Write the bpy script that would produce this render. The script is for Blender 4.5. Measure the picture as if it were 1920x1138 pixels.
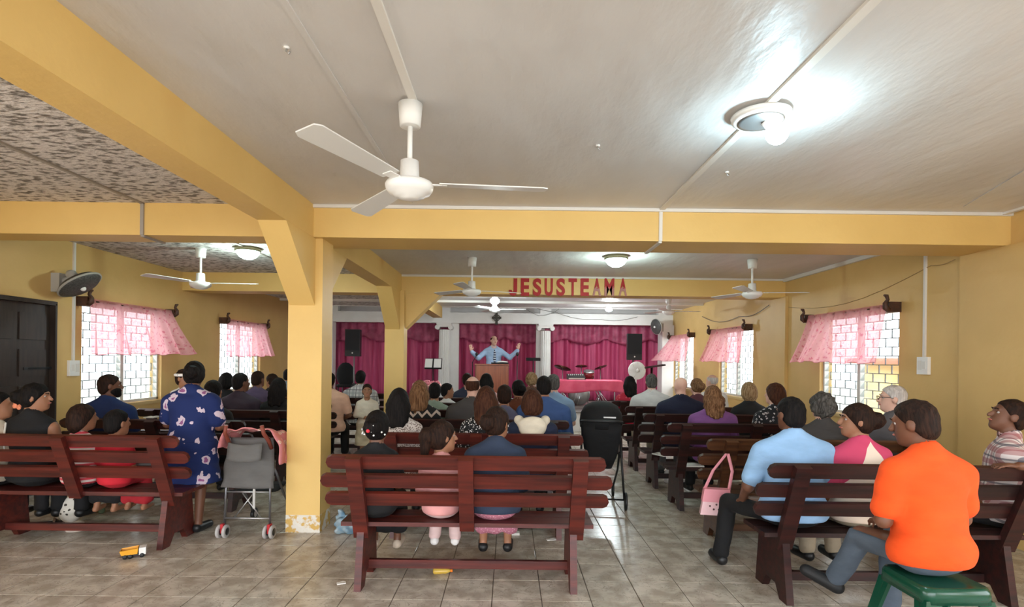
import bpy, bmesh, math, random
import numpy as np
from mathutils import Vector, Matrix, Euler
random.seed(7); np.random.seed(7)
for o in list(bpy.data.objects): bpy.data.objects.remove(o)
S = bpy.context.scene
COL = S.collection
PI = math.pi
# ------------------------------------------------------------------ camera
F, VX, VY, CH, ROLL = 1000.0, 955.0, 675.0, 1.595, 0.0122
cam = bpy.data.cameras.new('camera'); cam.sensor_width = 36; cam.lens = 36*F/1920
cam.shift_x = (960-VX)/1920; cam.shift_y = (VY-569)/1920; cam.clip_start = .05; cam.clip_end = 300
co = bpy.data.objects.new('camera', cam); COL.objects.link(co)
co.location = (0, 0, CH); co.rotation_euler = (PI/2, -ROLL, 0); S.camera = co
# ------------------------------------------------------------------ world and exposure
W = bpy.data.worlds.new('sky'); S.world = W; W.use_nodes = True
bg = W.node_tree.nodes['Background']; bg.inputs[0].default_value = (.92, .96, 1, 1); bg.inputs[1].default_value = 6.0
S.view_settings.view_transform = 'Standard'; S.view_settings.look = 'None'
S.view_settings.gamma = 1; S.view_settings.use_curve_mapping = False; S.view_settings.exposure = 0.42
S.cycles.max_bounces = 8; S.cycles.diffuse_bounces = 5; S.cycles.transparent_max_bounces = 16

# ------------------------------------------------------------------ pixel helpers
CR, SR = math.cos(ROLL), math.sin(ROLL)
def uv(px, py):
    dx, dy = px-VX, py-VY
    return (dx*CR+dy*SR)/F, (dx*SR-dy*CR)/F
def at(px, py, d): u, v = uv(px, py); return Vector((u*d, d, CH+v*d))
def at_floor(px, py, z=0.0): u, v = uv(px, py); d = (z-CH)/v; return Vector((u*d, d, z))

# ------------------------------------------------------------------ materials
MATS = {}
def mat(name, c1, c2=None, scale=6, rough=.6, bump=0, bscale=40, detail=4, lo=.35, hi=.65, coords='Object', metal=0, spec=.4, stretch=None, coat=0):
    if name in MATS: return MATS[name]
    m = bpy.data.materials.new(name); m.use_nodes = True; nt = m.node_tree; N = nt.nodes; L = nt.links
    b = N['Principled BSDF']; b.inputs['Roughness'].default_value = rough; b.inputs['Metallic'].default_value = metal
    b.inputs['Specular IOR Level'].default_value = spec
    if coat: b.inputs['Coat Weight'].default_value = coat; b.inputs['Coat Roughness'].default_value = .12
    b.inputs['Base Color'].default_value = (*c1, 1)
    if c2 is not None or bump:
        if coords == 'World':
            g = N.new('ShaderNodeNewGeometry'); src = g.outputs['Position']
        else:
            tc = N.new('ShaderNodeTexCoord'); src = tc.outputs['Object']
        if stretch:
            mp = N.new('ShaderNodeMapping'); mp.inputs['Scale'].default_value = stretch; L.new(src, mp.inputs[0]); src = mp.outputs[0]
        if c2 is not None:
            n = N.new('ShaderNodeTexNoise'); n.inputs['Scale'].default_value = scale; n.inputs['Detail'].default_value = detail
            L.new(src, n.inputs['Vector'])
            r = N.new('ShaderNodeValToRGB'); r.color_ramp.elements[0].position = lo; r.color_ramp.elements[1].position = hi
            r.color_ramp.elements[0].color = (*c1, 1); r.color_ramp.elements[1].color = (*c2, 1)
            L.new(n.outputs[0], r.inputs[0]); L.new(r.outputs[0], b.inputs['Base Color'])
        if bump:
            n2 = N.new('ShaderNodeTexNoise'); n2.inputs['Scale'].default_value = bscale; n2.inputs['Detail'].default_value = 5
            L.new(src, n2.inputs['Vector'])
            bp = N.new('ShaderNodeBump'); bp.inputs['Strength'].default_value = bump; bp.inputs['Distance'].default_value = .02
            L.new(n2.outputs[0], bp.inputs['Height']); L.new(bp.outputs[0], b.inputs['Normal'])
    MATS[name] = m; return m
def nodes(m): return m.node_tree.nodes, m.node_tree.links, m.node_tree.nodes['Principled BSDF']
def emis(name, c, s):
    m = mat(name, c); b = m.node_tree.nodes['Principled BSDF']
    b.inputs['Emission Color'].default_value = (*c, 1); b.inputs['Emission Strength'].default_value = s; return m
def math_node(N, L, op, a, b=None):
    n = N.new('ShaderNodeMath'); n.operation = op
    for i, v in enumerate((a, b)):
        if v is None: continue
        if isinstance(v, (int, float)): n.inputs[i].default_value = v
        else: L.new(v, n.inputs[i])
    return n.outputs[0]
def mix_node(N, L, f, a, b):
    n = N.new('ShaderNodeMix'); n.data_type = 'RGBA'
    if isinstance(f, (int, float)): n.inputs[0].default_value = f
    else: L.new(f, n.inputs[0])
    for i, v in ((6, a), (7, b)):
        if isinstance(v, tuple): n.inputs[i].default_value = (*v, 1)
        else: L.new(v, n.inputs[i])
    return n.outputs[2]
def plaid(name, base, c1, c2, s=9):
    m = mat(name, base, rough=.85); N, L, b = nodes(m)
    tc = N.new('ShaderNodeTexCoord'); sp = N.new('ShaderNodeSeparateXYZ'); L.new(tc.outputs['Object'], sp.inputs[0])
    def band(ax, freq, w, ph=0):
        x = math_node(N, L, 'FRACT', math_node(N, L, 'MULTIPLY_ADD', sp.outputs[ax], freq)); 
        x.node.inputs[0].links[0].from_node.inputs[2].default_value = ph
        return math_node(N, L, 'LESS_THAN', x, w)
    colr = base
    for ax in (0, 2):
        colr = mix_node(N, L, math_node(N, L, 'MULTIPLY', band(ax, s, .38), .6), colr, c1)
        colr = mix_node(N, L, math_node(N, L, 'MULTIPLY', band(ax, s, .14, .45), .75), colr, c2)
    L.new(colr, b.inputs['Base Color']); return m
def stripes(name, a, c, freq, axis=2, w=.5, zig=0):
    m = mat(name, a, rough=.85); N, L, b = nodes(m)
    tc = N.new('ShaderNodeTexCoord'); sp = N.new('ShaderNodeSeparateXYZ'); L.new(tc.outputs['Object'], sp.inputs[0])
    v = sp.outputs[axis]
    if zig:
        z = math_node(N, L, 'MULTIPLY', math_node(N, L, 'PINGPONG', sp.outputs[0], zig), 1.1); v = math_node(N, L, 'ADD', v, z)
    x = math_node(N, L, 'LESS_THAN', math_node(N, L, 'FRACT', math_node(N, L, 'MULTIPLY', v, freq)), w)
    L.new(mix_node(N, L, x, a, c), b.inputs['Base Color']); return m
def spots(name, base, c, scale, thr, c3=None, rough=.85, warp=0):
    m = mat(name, base, rough=rough); N, L, b = nodes(m)
    tc = N.new('ShaderNodeTexCoord'); v = N.new('ShaderNodeTexVoronoi'); v.inputs['Scale'].default_value = scale
    src = tc.outputs['Object']
    if warp:
        n = N.new('ShaderNodeTexNoise'); n.inputs['Scale'].default_value = scale*1.3; L.new(src, n.inputs['Vector'])
        va = N.new('ShaderNodeVectorMath'); va.operation = 'MULTIPLY_ADD'; va.inputs[1].default_value = (warp,)*3
        L.new(n.outputs['Color'], va.inputs[0]); L.new(src, va.inputs[2]); src = va.outputs[0]
    L.new(src, v.inputs['Vector'])
    f = math_node(N, L, 'LESS_THAN', v.outputs['Distance'], thr)
    colr = mix_node(N, L, f, base, c)
    if c3:
        f2 = math_node(N, L, 'LESS_THAN', v.outputs['Distance'], thr*.5); colr = mix_node(N, L, f2, colr, c3)
    L.new(colr, b.inputs['Base Color']); return m

M_wall = mat('yellow_paint', (.60, .385, .135), (.68, .45, .17), scale=1.6, rough=.5, bump=.12, bscale=18, coords='World', lo=.3, hi=.7)
M_beam = mat('beam_paint', (.70, .46, .15), (.77, .52, .18), scale=1.4, rough=.5, bump=.14, bscale=14, coords='World', lo=.3, hi=.7)
M_chip = mat('chipped_plaster', (.62, .39, .11), (.74, .70, .62), scale=16, rough=.8, bump=.5, bscale=30, coords='World', lo=.45, hi=.52)
M_ceil = mat('ceiling_paint', (.56, .53, .505), (.67, .655, .64), scale=1.1, rough=.42, bump=.9, bscale=4, coords='World', lo=.3, hi=.7, stretch=(1.2, .5, 1))
M_pop = mat('rough_cement', (.20, .175, .155), (.66, .61, .58), scale=23, rough=.95, bump=.9, bscale=34, coords='World', lo=.39, hi=.51, detail=6, stretch=(.6, 1.2, 1))
M_white = mat('white_paint', (.82, .80, .76), (.87, .85, .82), scale=3, rough=.5, coords='World')
M_batten = mat('batten_paint', (.72, .69, .64), rough=.5)
M_pvc = mat('white_plastic', (.80, .79, .76), rough=.35)
M_void_shade = mat('void_shade_black', (.02, .018, .014), rough=.9)  # near-black colour stands in for the shade of the roof void
M_black = mat('black_plastic', (.012, .012, .013), rough=.4)
M_steel = mat('grey_steel', (.42, .42, .42), rough=.35, metal=.9)
M_wood = mat('red_varnish', (.036, .007, .006), (.125, .017, .010), scale=5, rough=.42, bump=.08, bscale=30, stretch=(.35, 5, 5), coords='World', coat=.05, lo=.3, hi=.72)
M_wood2 = mat('maroon_varnish', (.014, .005, .0045), (.042, .009, .007), scale=5, rough=.45, bump=.08, bscale=30, stretch=(.35, 5, 5), coords='World', coat=.05)
M_wood3 = mat('brown_varnish', (.04, .014, .006), (.10, .038, .013), scale=5, rough=.4, bump=.08, bscale=30, stretch=(.35, 5, 5), coords='World', coat=.1)
M_lect = mat('lectern_wood', (.20, .052, .022), (.30, .085, .034), scale=6, rough=.35, stretch=(6, 6, .4))
M_door = mat('door_wood', (.020, .013, .010), (.035, .022, .016), scale=6, rough=.4, stretch=(5, 5, .4))
M_swan = mat('bracket_wood', (.05, .022, .012), (.09, .035, .02), scale=20, rough=.5)
M_red = mat('letter_red', (.42, .018, .02), rough=.6)
M_green = mat('green_plastic', (.004, .055, .030), rough=.22, spec=.5)
M_concrete = mat('outside_concrete', (.5, .47, .42), (.6, .57, .52), scale=2, rough=.9, coords='World')
M_house = mat('outside_ochre', (.72, .52, .24), (.8, .64, .36), scale=1, rough=.9, coords='World')
M_grout = mat('grout', (.11, .085, .065), rough=.9)
# floor tile: glossy, grey-beige with marbled veins
M_tile = mat('floor_tile', (.40, .345, .28), (.58, .515, .435), scale=7, rough=.24, coords='World', detail=6, lo=.40, hi=.60, spec=.5)
N, L, b = nodes(M_tile)
g = N.new('ShaderNodeNewGeometry'); n = N.new('ShaderNodeTexNoise'); n.inputs['Scale'].default_value = 9; n.inputs['Detail'].default_value = 3
n.inputs['Distortion'].default_value = 1.4
L.new(g.outputs['Position'], n.inputs['Vector'])
vein = math_node(N, L, 'LESS_THAN', math_node(N, L, 'ABSOLUTE', math_node(N, L, 'SUBTRACT', n.outputs[0], .5)), .012)
oldc = b.inputs['Base Color'].links[0].from_socket
L.new(mix_node(N, L, math_node(N, L, 'MULTIPLY', vein, .5), oldc, (.24, .205, .165)), b.inputs['Base Color'])
M_glass = bpy.data.materials.new('louvre_glass'); M_glass.use_nodes = True
N, L = M_glass.node_tree.nodes, M_glass.node_tree.links; N.remove(N['Principled BSDF'])
tr = N.new('ShaderNodeBsdfTransparent'); tr.inputs[0].default_value = (.74, .78, .78, 1); gl = N.new('ShaderNodeBsdfGlossy'); gl.inputs['Roughness'].default_value = .08
mx = N.new('ShaderNodeMixShader'); mx.inputs[0].default_value = .12; L.new(tr.outputs[0], mx.inputs[1]); L.new(gl.outputs[0], mx.inputs[2])
L.new(mx.outputs[0], N['Material Output'].inputs[0])
def sheer(name, c1, c2, scale, transp, thr=.22):
    m = bpy.data.materials.new(name); m.use_nodes = True; N, L = m.node_tree.nodes, m.node_tree.links; N.remove(N['Principled BSDF'])
    tc = N.new('ShaderNodeTexCoord'); nz = N.new('ShaderNodeTexNoise'); nz.inputs['Scale'].default_value = scale; nz.inputs['Detail'].default_value = 3
    L.new(tc.outputs['Object'], nz.inputs['Vector'])
    r = N.new('ShaderNodeValToRGB'); r.color_ramp.elements[0].position = .56; r.color_ramp.elements[1].position = .66
    r.color_ramp.elements[0].color = (*c1, 1); r.color_ramp.elements[1].color = (*c2, 1); L.new(nz.outputs[0], r.inputs[0])
    d = N.new('ShaderNodeBsdfDiffuse'); t = N.new('ShaderNodeBsdfTranslucent'); x = N.new('ShaderNodeBsdfTransparent')
    L.new(r.outputs[0], d.inputs[0]); L.new(r.outputs[0], t.inputs[0]); x.inputs[0].default_value = (1, .80, .83, 1)
    a = N.new('ShaderNodeMixShader'); a.inputs[0].default_value = .75; L.new(d.outputs[0], a.inputs[1]); L.new(t.outputs[0], a.inputs[2])
    e = N.new('ShaderNodeMixShader'); e.inputs[0].default_value = transp; L.new(a.outputs[0], e.inputs[1]); L.new(x.outputs[0], e.inputs[2])
    L.new(e.outputs[0], N['Material Output'].inputs[0]); return m
M_valance = sheer('pink_sheer', (.92, .47, .52), (.78, .22, .30), 22, .16)
M_drape = mat('magenta_drape', (.40, .036, .115), (.55, .075, .18), scale=4, rough=.55, stretch=(4, 4, .3))
M_swag = mat('plum_swag', (.28, .035, .09), (.42, .07, .145), scale=7, rough=.5)
M_cloth = mat('pink_tablecloth', (.70, .075, .16), (.78, .11, .20), scale=5, rough=.45)

# ------------------------------------------------------------------ mesh helpers
class MB:
    def __init__(s): s.v, s.f, s.smooth = [], [], []
    def add(s, vs, fs, sm=False):
        o = len(s.v); s.v += [tuple(v) for v in vs]; s.f += [tuple(i+o for i in f) for f in fs]; s.smooth += [sm]*len(fs); return s
    def box(s, x0, x1, y0, y1, z0, z1, M=None):
        vs = [Vector((x, y, z)) for x in (x0, x1) for y in (y0, y1) for z in (z0, z1)]
        if M: vs = [M @ v for v in vs]
        return s.add(vs, [(0,1,3,2),(4,6,7,5),(0,4,5,1),(2,3,7,6),(0,2,6,4),(1,5,7,3)])
    def tube(s, pts, r, seg=8, cap=True, sm=True):
        pts = [Vector(p) for p in pts]; n = len(pts); rs = r if isinstance(r, (list, tuple)) else [r]*n
        vs = []; up = None
        for i, p in enumerate(pts):
            t = (pts[min(i+1, n-1)]-pts[max(i-1, 0)]).normalized()
            if up is None: up = Vector((0,0,1)) if abs(t.z) < .9 else Vector((1,0,0))
            a = t.cross(up).normalized(); b_ = a.cross(t).normalized(); up = b_
            for k in range(seg):
                an = 2*PI*k/seg; vs.append(p+(a*math.cos(an)+b_*math.sin(an))*rs[i])
        fs = [(i*seg+k, i*seg+(k+1) % seg, (i+1)*seg+(k+1) % seg, (i+1)*seg+k) for i in range(n-1) for k in range(seg)]
        s.add(vs, fs, sm)
        if cap: s.add(vs[:seg], [tuple(range(seg))[::-1]]); s.add(vs[-seg:], [tuple(range(seg))])
        return s
    def lathe(s, prof, c=(0,0,0), seg=24, M=None, sm=True):
        c = Vector(c); vs = []
        for r, z in prof:
            for k in range(seg):
                a = 2*PI*k/seg; p = Vector((r*math.cos(a), r*math.sin(a), z)); vs.append((M @ p if M else p)+c)
        n = len(prof)
        fs = [(i*seg+k, i*seg+(k+1) % seg, (i+1)*seg+(k+1) % seg, (i+1)*seg+k) for i in range(n-1) for k in range(seg)]
        fs.append(tuple(range(seg))[::-1]); fs.append(tuple((n-1)*seg+k for k in range(seg)))
        return s.add(vs, fs, sm)
    def prism(s, poly, t0, t1, axis, M=None):
        n = len(poly); vs = []
        for t in (t0, t1):
            for a, b_ in poly:
                p = Vector({'x': (t, a, b_), 'y': (a, t, b_), 'z': (a, b_, t)}[axis]); vs.append(M @ p if M else p)
        return s.add(vs, [tuple(range(n))[::-1], tuple(range(n, 2*n))]+[(i, (i+1) % n, n+(i+1) % n, n+i) for i in range(n)])
    def ball(s, c, r, seg=12, rings=8):
        r = r if isinstance(r, (tuple, list)) else (r, r, r); c = Vector(c); vs = []
        for i in range(rings+1):
            t = PI*i/rings
            for k in range(seg):
                a = 2*PI*k/seg; vs.append(c+Vector((r[0]*math.sin(t)*math.cos(a), r[1]*math.sin(t)*math.sin(a), -r[2]*math.cos(t))))
        return s.add(vs, [(i*seg+k, i*seg+(k+1) % seg, (i+1)*seg+(k+1) % seg, (i+1)*seg+k) for i in range(rings) for k in range(seg)], True)
    def grid(s, fn, nu, nv, sm=True):
        vs = [fn(i/nu, j/nv) for j in range(nv+1) for i in range(nu+1)]
        return s.add(vs, [(j*(nu+1)+i, j*(nu+1)+i+1, (j+1)*(nu+1)+i+1, (j+1)*(nu+1)+i) for j in range(nv) for i in range(nu)], sm)
    def mesh(s, name):
        me = bpy.data.meshes.new(name); me.from_pydata(s.v, [], s.f); me.polygons.foreach_set('use_smooth', s.smooth)
        bm = bmesh.new(); bm.from_mesh(me); bmesh.ops.remove_doubles(bm, verts=bm.verts, dist=1e-5); bmesh.ops.recalc_face_normals(bm, faces=bm.faces)
        bm.to_mesh(me); bm.free(); return me
    def build(s, name, m, parent=None): return link(name, s.mesh(name), m, parent)
def link(name, me, m=None, parent=None):
    if m is not None and not me.materials: me.materials.append(m)
    o = bpy.data.objects.new(name, me); COL.objects.link(o)
    if parent: o.parent = parent
    return o
def tag(o, label, cat, group=None, kind=None):
    o['label'] = label; o['category'] = cat
    if group: o['group'] = group
    if kind: o['kind'] = kind
    return o
def thing(name, label, cat, loc=(0,0,0), rz=0, group=None):
    o = bpy.data.objects.new(name, None); COL.objects.link(o); o.location = loc; o.rotation_euler = (0, 0, rz); o.empty_display_size = .1
    return tag(o, label, cat, group)
def struct(o, label, cat='room'): o['kind'] = 'structure'; o['label'] = label; o['category'] = cat; return o
def thick(o, t, off=0):
    md = o.modifiers.new('thickness', 'SOLIDIFY'); md.thickness = t; md.offset = off; return o

# ================================================================== SETTING
XL, XR, ZC, ZB = -5.36, 4.50, 2.97, 2.68
Y0, Y1 = -3.2, 15.6
STAGE_Y, STAGE_Z = 12.0, .45
TS = .33
# floor: recessed grout bed, each near tile its own piece
fl = struct(MB().box(XL-.2, XR+.2, Y0, Y1, -.12, -.004).build('floor', M_grout), 'floor of glossy grey beige marbled square tiles with dark grout', 'floor')
def tile_mesh():
    h = TS/2-.0032; b_ = .003
    return MB().add([(-h,-h,-.006),(h,-h,-.006),(h,h,-.006),(-h,h,-.006),(-h,-h,-.001),(h,-h,-.001),(h,h,-.001),(-h,h,-.001),
                     (-h+b_,-h+b_,0),(h-b_,-h+b_,0),(h-b_,h-b_,0),(-h+b_,h-b_,0)],
                    [(0,1,5,4),(1,2,6,5),(2,3,7,6),(3,0,4,7),(4,5,9,8),(5,6,10,9),(6,7,11,10),(7,4,8,11),(8,9,10,11)])
tmesh = tile_mesh().mesh('tile'); tmesh.materials.append(M_tile)
ox, oy = .234+TS/2, .234+TS/2
cells = []
for i in range(-17, 14):
    for j in range(-11, 36):
        x, y = ox+i*TS, oy+j*TS
        if XL < x < XR and y < STAGE_Y: cells.append((x, y))
vis = [c for c in cells if c[1] > 3.2 and abs(c[0]/c[1]) < 1.02]
vis.sort(key=lambda c: c[1]); near = set(vis[:300])
for x, y in vis[:300]:
    t = link('tile', tmesh, None, fl); t.location = (x, y, 0)
mb = MB(); tv = tile_mesh()
for x, y in cells:
    if (x, y) not in near: mb.add([(a+x, b_+y, c) for a, b_, c in tv.v], tv.f)
rest = link('tile_field', mb.mesh('tile_field'), M_tile, fl); rest['kind'] = 'stuff'
# ceilings
struct(MB().box(-1.9, XR+.2, Y0, 14.0, ZC, ZC+.15).build('ceiling', M_ceil), 'white painted plaster ceiling over the main hall', 'ceiling')
struct(MB().box(XL-.2, -1.9, Y0, 14.0, ZC, ZC+.15).build('ceiling_side', M_pop), 'rough mottled grey cement ceiling over the side aisle', 'ceiling')
struct(MB().box(XL-.2, XR+.2, 14.0, Y1+.2, 3.45, 3.6).build('ceiling_stage', M_void_shade), 'roof slab coloured near-black for the shade above the stage frieze', 'ceiling')
# walls with openings
def wall_x(name, xa, xb, openings, label, y0=Y0, y1=Y1, z1=3.45):
    mb = MB(); ys = sorted({y0, y1, *[o[0] for o in openings], *[o[1] for o in openings]})
    for a, c in zip(ys, ys[1:]):
        op = [o for o in openings if o[0] <= a+1e-6 and o[1] >= c-1e-6]
        if op:
            _, _, zl, zh = op[0]
            if zl > 0: mb.box(xa, xb, a, c, -.1, zl)
            mb.box(xa, xb, a, c, zh, z1)
        else: mb.box(xa, xb, a, c, -.1, z1)
    return struct(mb.build(name, M_wall), label, 'wall')
WZ0, WZ1 = .93, 2.25
WL = [(6.68, 8.22), (9.87, 11.47), (13.04, 14.62)]
WR = [(6.16, 7.73), (9.85, 11.45), (13.04, 14.62)]
nearop = [(-2.6, -.4, .5, 2.5), (.2, 2.2, .5, 2.5)]
wall_x('wall_left', XL-.18, XL, nearop+[(5.35, 6.29, 0, 2.22)]+[(a, c, WZ0, WZ1) for a, c in WL], 'yellow painted wall with a dark panelled door and louvred windows')
wall_x('wall_right', XR, XR+.18, nearop+[(a, c, WZ0, WZ1) for a, c in WR], 'yellow painted wall with three louvred windows')
struct(MB().box(XL-.2, XR+.2, Y1, Y1+.18, -.1, 3.5).build('wall_back', M_white), 'white wall behind the stage drapes', 'wall')
struct(MB().box(XL-.18, -4.6, Y0-.18, Y0, -.1, 3.2).box(3.8, XR+.18, Y0-.18, Y0, -.1, 3.2).box(-4.6, 3.8, Y0-.18, Y0, 2.75, 3.2).build('wall_rear', M_wall), 'yellow rear wall with the wide open entrance', 'wall')
# outside
struct(MB().box(-40, 40, -30, 45, -.4, -.14).build('ground_outside', M_concrete), 'pale concrete yard outside the windows', 'ground')
# beams, columns and haunches
def structb(name, mb, m, label, cat='beam'): return struct(mb.build(name, m), label, cat)
BX0, BX1 = -2.01, -1.775
structb('beam_long', MB().box(BX0, BX1, Y0, 14.0, ZB, ZC+.02), M_beam, 'long yellow concrete beam running the length of the hall over the columns')
structb('beam_front', MB().box(XL, BX0+.01, 4.80, 5.10, ZB, ZC+.02).box(BX1-.01, XR, 4.80, 5.30, ZB, ZC+.02), M_beam, 'plain yellow concrete beam crossing the hall above the near column')
structb('beam_letters', MB().box(XL, XR, 8.72, 9.1, ZB-.01, ZC+.02), M_beam, 'yellow concrete beam crossing the hall that carries red lettering')
def column(y, label):
    c = structb('column', MB().box(-2.02, -1.71, y, y+.28, .16, ZB+.02), M_beam, label, 'column')
    p = MB().box(-2.021, -1.709, y-.001, y+.281, 0, .16).build('plaster_foot', M_chip, c)
    h = MB().prism([(y+.01, 2.06), (y+.01, ZB+.01), (y-.65, ZB+.01)], BX0+.003, BX1-.003, 'x')
    h.build('haunch', M_beam, c)
    h = MB().prism([(y+.27, 2.10), (y+.27, ZB+.01), (y+.95, ZB+.01)], BX0+.003, BX1-.003, 'x'); h.build('haunch', M_beam, c)
    return c
column(4.86, 'yellow square column with peeling plaster foot beside the grey stroller')
c2 = column(8.62, 'yellow square column under the red letters beam, farther from the stroller')
MB().prism([(-1.72, 2.08), (-1.72, ZB), (-1.12, ZB)], 8.74, 9.0, 'y').build('haunch', M_beam, c2)
# wall pilasters, mouldings and battens
structb('trim_1', MB().box(XR-.035, XR, 3.6, 5.30, 0, ZB), M_wall, 'yellow pilaster strip on the window wall under the near beam', 'trim')
structb('trim_2', MB().box(XR-.05, XR, 8.62, 9.1, 0, ZB), M_wall, 'yellow pilaster strip on the window wall under the lettered beam', 'trim')
structb('trim_3', MB().box(BX1, XR, 4.775, 4.80, ZC-.028, ZC), M_batten, 'thin white moulding along top of the near beam', 'trim')
structb('trim_4', MB().box(BX1, XR, 8.70, 8.72, ZC-.03, ZC), M_batten, 'thin white moulding along top of the lettered beam', 'trim')
structb('trim_5', MB().box(1.33, 1.375, Y0, 4.80, ZC-.016, ZC).box(1.33, 1.36, 4.785, 4.80, ZB, ZC).box(1.33, 1.36, 4.80, 5.30, ZB-.015, ZB), M_batten, 'white cable duct on the main ceiling leading to the round lamp', 'trim')
structb('trim_6', MB().box(-.545, -.505, Y0, 2.85, ZC-.016, ZC), M_batten, 'white cable duct on the main ceiling leading to the near fan', 'trim')
structb('trim_7', MB().box(-3.33, -3.30, Y0, 4.80, ZC-.014, ZC).box(-3.33, -3.30, 4.785, 4.80, ZB, ZC).box(-3.33, -3.30, 4.80, 5.10, ZB-.015, ZB).box(-3.33, -3.30, 5.10, 8.72, ZC-.014, ZC), mat('duct_grey', (.34, .30, .26)), 'grey cable duct along the rough side aisle ceiling', 'trim')
structb('trim_8', MB().box(XR-.05, XR, 5.3, 8.7, ZC-.05, ZC).box(XR-.10, XR-.06, 3.0, 4.8, ZC-.02, ZC), M_batten, 'white crown strip where window wall meets the ceiling', 'trim')
structb('trim_9', MB().prism([(2.55, .9), (2.60, .9), (3.95, 4.6), (3.90, 4.6)], ZC-.008, ZC, 'z').box(-.9, -.87, .2, 4.7, ZC-.006, ZC), M_ceil, 'raised plaster joint running across the main ceiling', 'trim')
# stage
st = struct(MB().box(XL, XR, STAGE_Y, Y1, -.05, STAGE_Z-.03).build('floor_stage', M_white), 'raised stage platform at the front of the hall', 'stage')
MB().box(XL, XR, STAGE_Y-.03, Y1, STAGE_Z-.03, STAGE_Z).build('stage_top', mat('stage_top', (.25, .22, .2), rough=.4), st)
rt = MB().box(-.1635, .1635, -.01, .0, -.2, .2).mesh('tile'); rt.materials.append(mat('white_tile', (.80, .78, .76), (.72, .70, .68), scale=8, rough=.15, coords='World'))
for k in range(29):
    o = link('tile', rt, None, st); o.location = (XL+.2+k*TS, STAGE_Y-.0, .21)
fz = struct(MB().box(XL, XR, 14.70, 14.95, 2.60, 2.89).build('wall_frieze', M_white), 'white frieze above the stage drapes', 'frieze')
for x in (-1.8, .99, -4.9, 4.25):
    MB().box(x-.15, x+.15, 14.72, 14.93, 2.89, 3.46).build('post', M_white, fz)
structb('trim_10', MB().box(XL, XR, 12.4, 12.5, ZC-.05, ZC).box(XL, XR, 13.9, 14.0, ZC-.012, ZC+.45), M_white, 'white stepped moulding on the ceiling before the stage', 'trim')
def order_column(x, label):
    o = thing('stage_column', label, 'column', (x, 14.72, STAGE_Z), group='white fluted columns on the stage')
    H = 2.60-STAGE_Z; n = 48; vs = []; lv = [(.19, 0), (.19, .05), (.165, .09), (.155, .3), (.15, 1.2), (.14, H-.2), (.145, H-.19)]
    for r, z in lv:
        for k in range(n): a = 2*PI*k/n; rr = r-(.012 if (k % 3 == 0 and .08 < z < H-.195) else 0); vs.append((rr*math.cos(a), rr*math.sin(a), z))
    MB().add(vs, [(i*n+k, i*n+(k+1) % n, (i+1)*n+(k+1) % n, (i+1)*n+k) for i in range(len(lv)-1) for k in range(n)]).build('shaft', M_white, o)
    cp = MB().box(-.2, .2, -.17, .17, H-.06, H-.001).box(-.17, .17, -.14, .14, H-.12, H-.06)
    cp.build('capital', M_white, o)
    for sx in (-1, 1):
        MB().tube([(sx*.18, -.18, H-.13), (sx*.18, .17, H-.13)], .062, 14).tube([(sx*.18, -.19, H-.13), (sx*.18, -.17, H-.13)], .03, 10).build('volute', M_white, o)
order_column(-1.8, 'white fluted scroll-topped column on the stage beside the music stand')
order_column(.99, 'white fluted scroll-topped column on the stage beside the drum cymbals')
structb('wall_pier', MB().box(-1.68, -1.42, 14.90, 15.05, STAGE_Z, 2.6).box(.74, .98, 14.90, 15.05, STAGE_Z, 2.6).box(4.18, XR, 14.6, 15.05, STAGE_Z, 2.6).box(XL, -4.9, 14.75, 15.05, STAGE_Z, 2.6), M_white, 'white piers standing behind the stage columns', 'wall')

# doors
dr = struct(thing('door_1', 'dark brown panelled wooden door in the yellow wall by the wall fan', 'door', (XL-.06, 5.36, 0)), 'dark brown panelled wooden door in the yellow wall by the wall fan', 'door')
MB().box(-.02, .02, 0, .92, .005, 2.17).build('door_leaf', M_door, dr)
for k in range(5):
    for y in (.08, .50):
        MB().box(.02, .035, y, y+.34, .12+k*.41, .42+k*.41).build('panel', M_door, dr)
MB().box(-.06, .09, -.0, .02, .0, 2.19).box(-.06, .09, .90, .925, 0, 2.19).box(-.06, .09, 0, .925, 2.17, 2.215).build('door_frame', M_door, dr)
MB().box(.02, .045, .55, .9, 1.42, 1.45).tube([(.045, .60, 1.435), (.045, .92, 1.435)], .008).build('bolt', M_black, dr)

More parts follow.
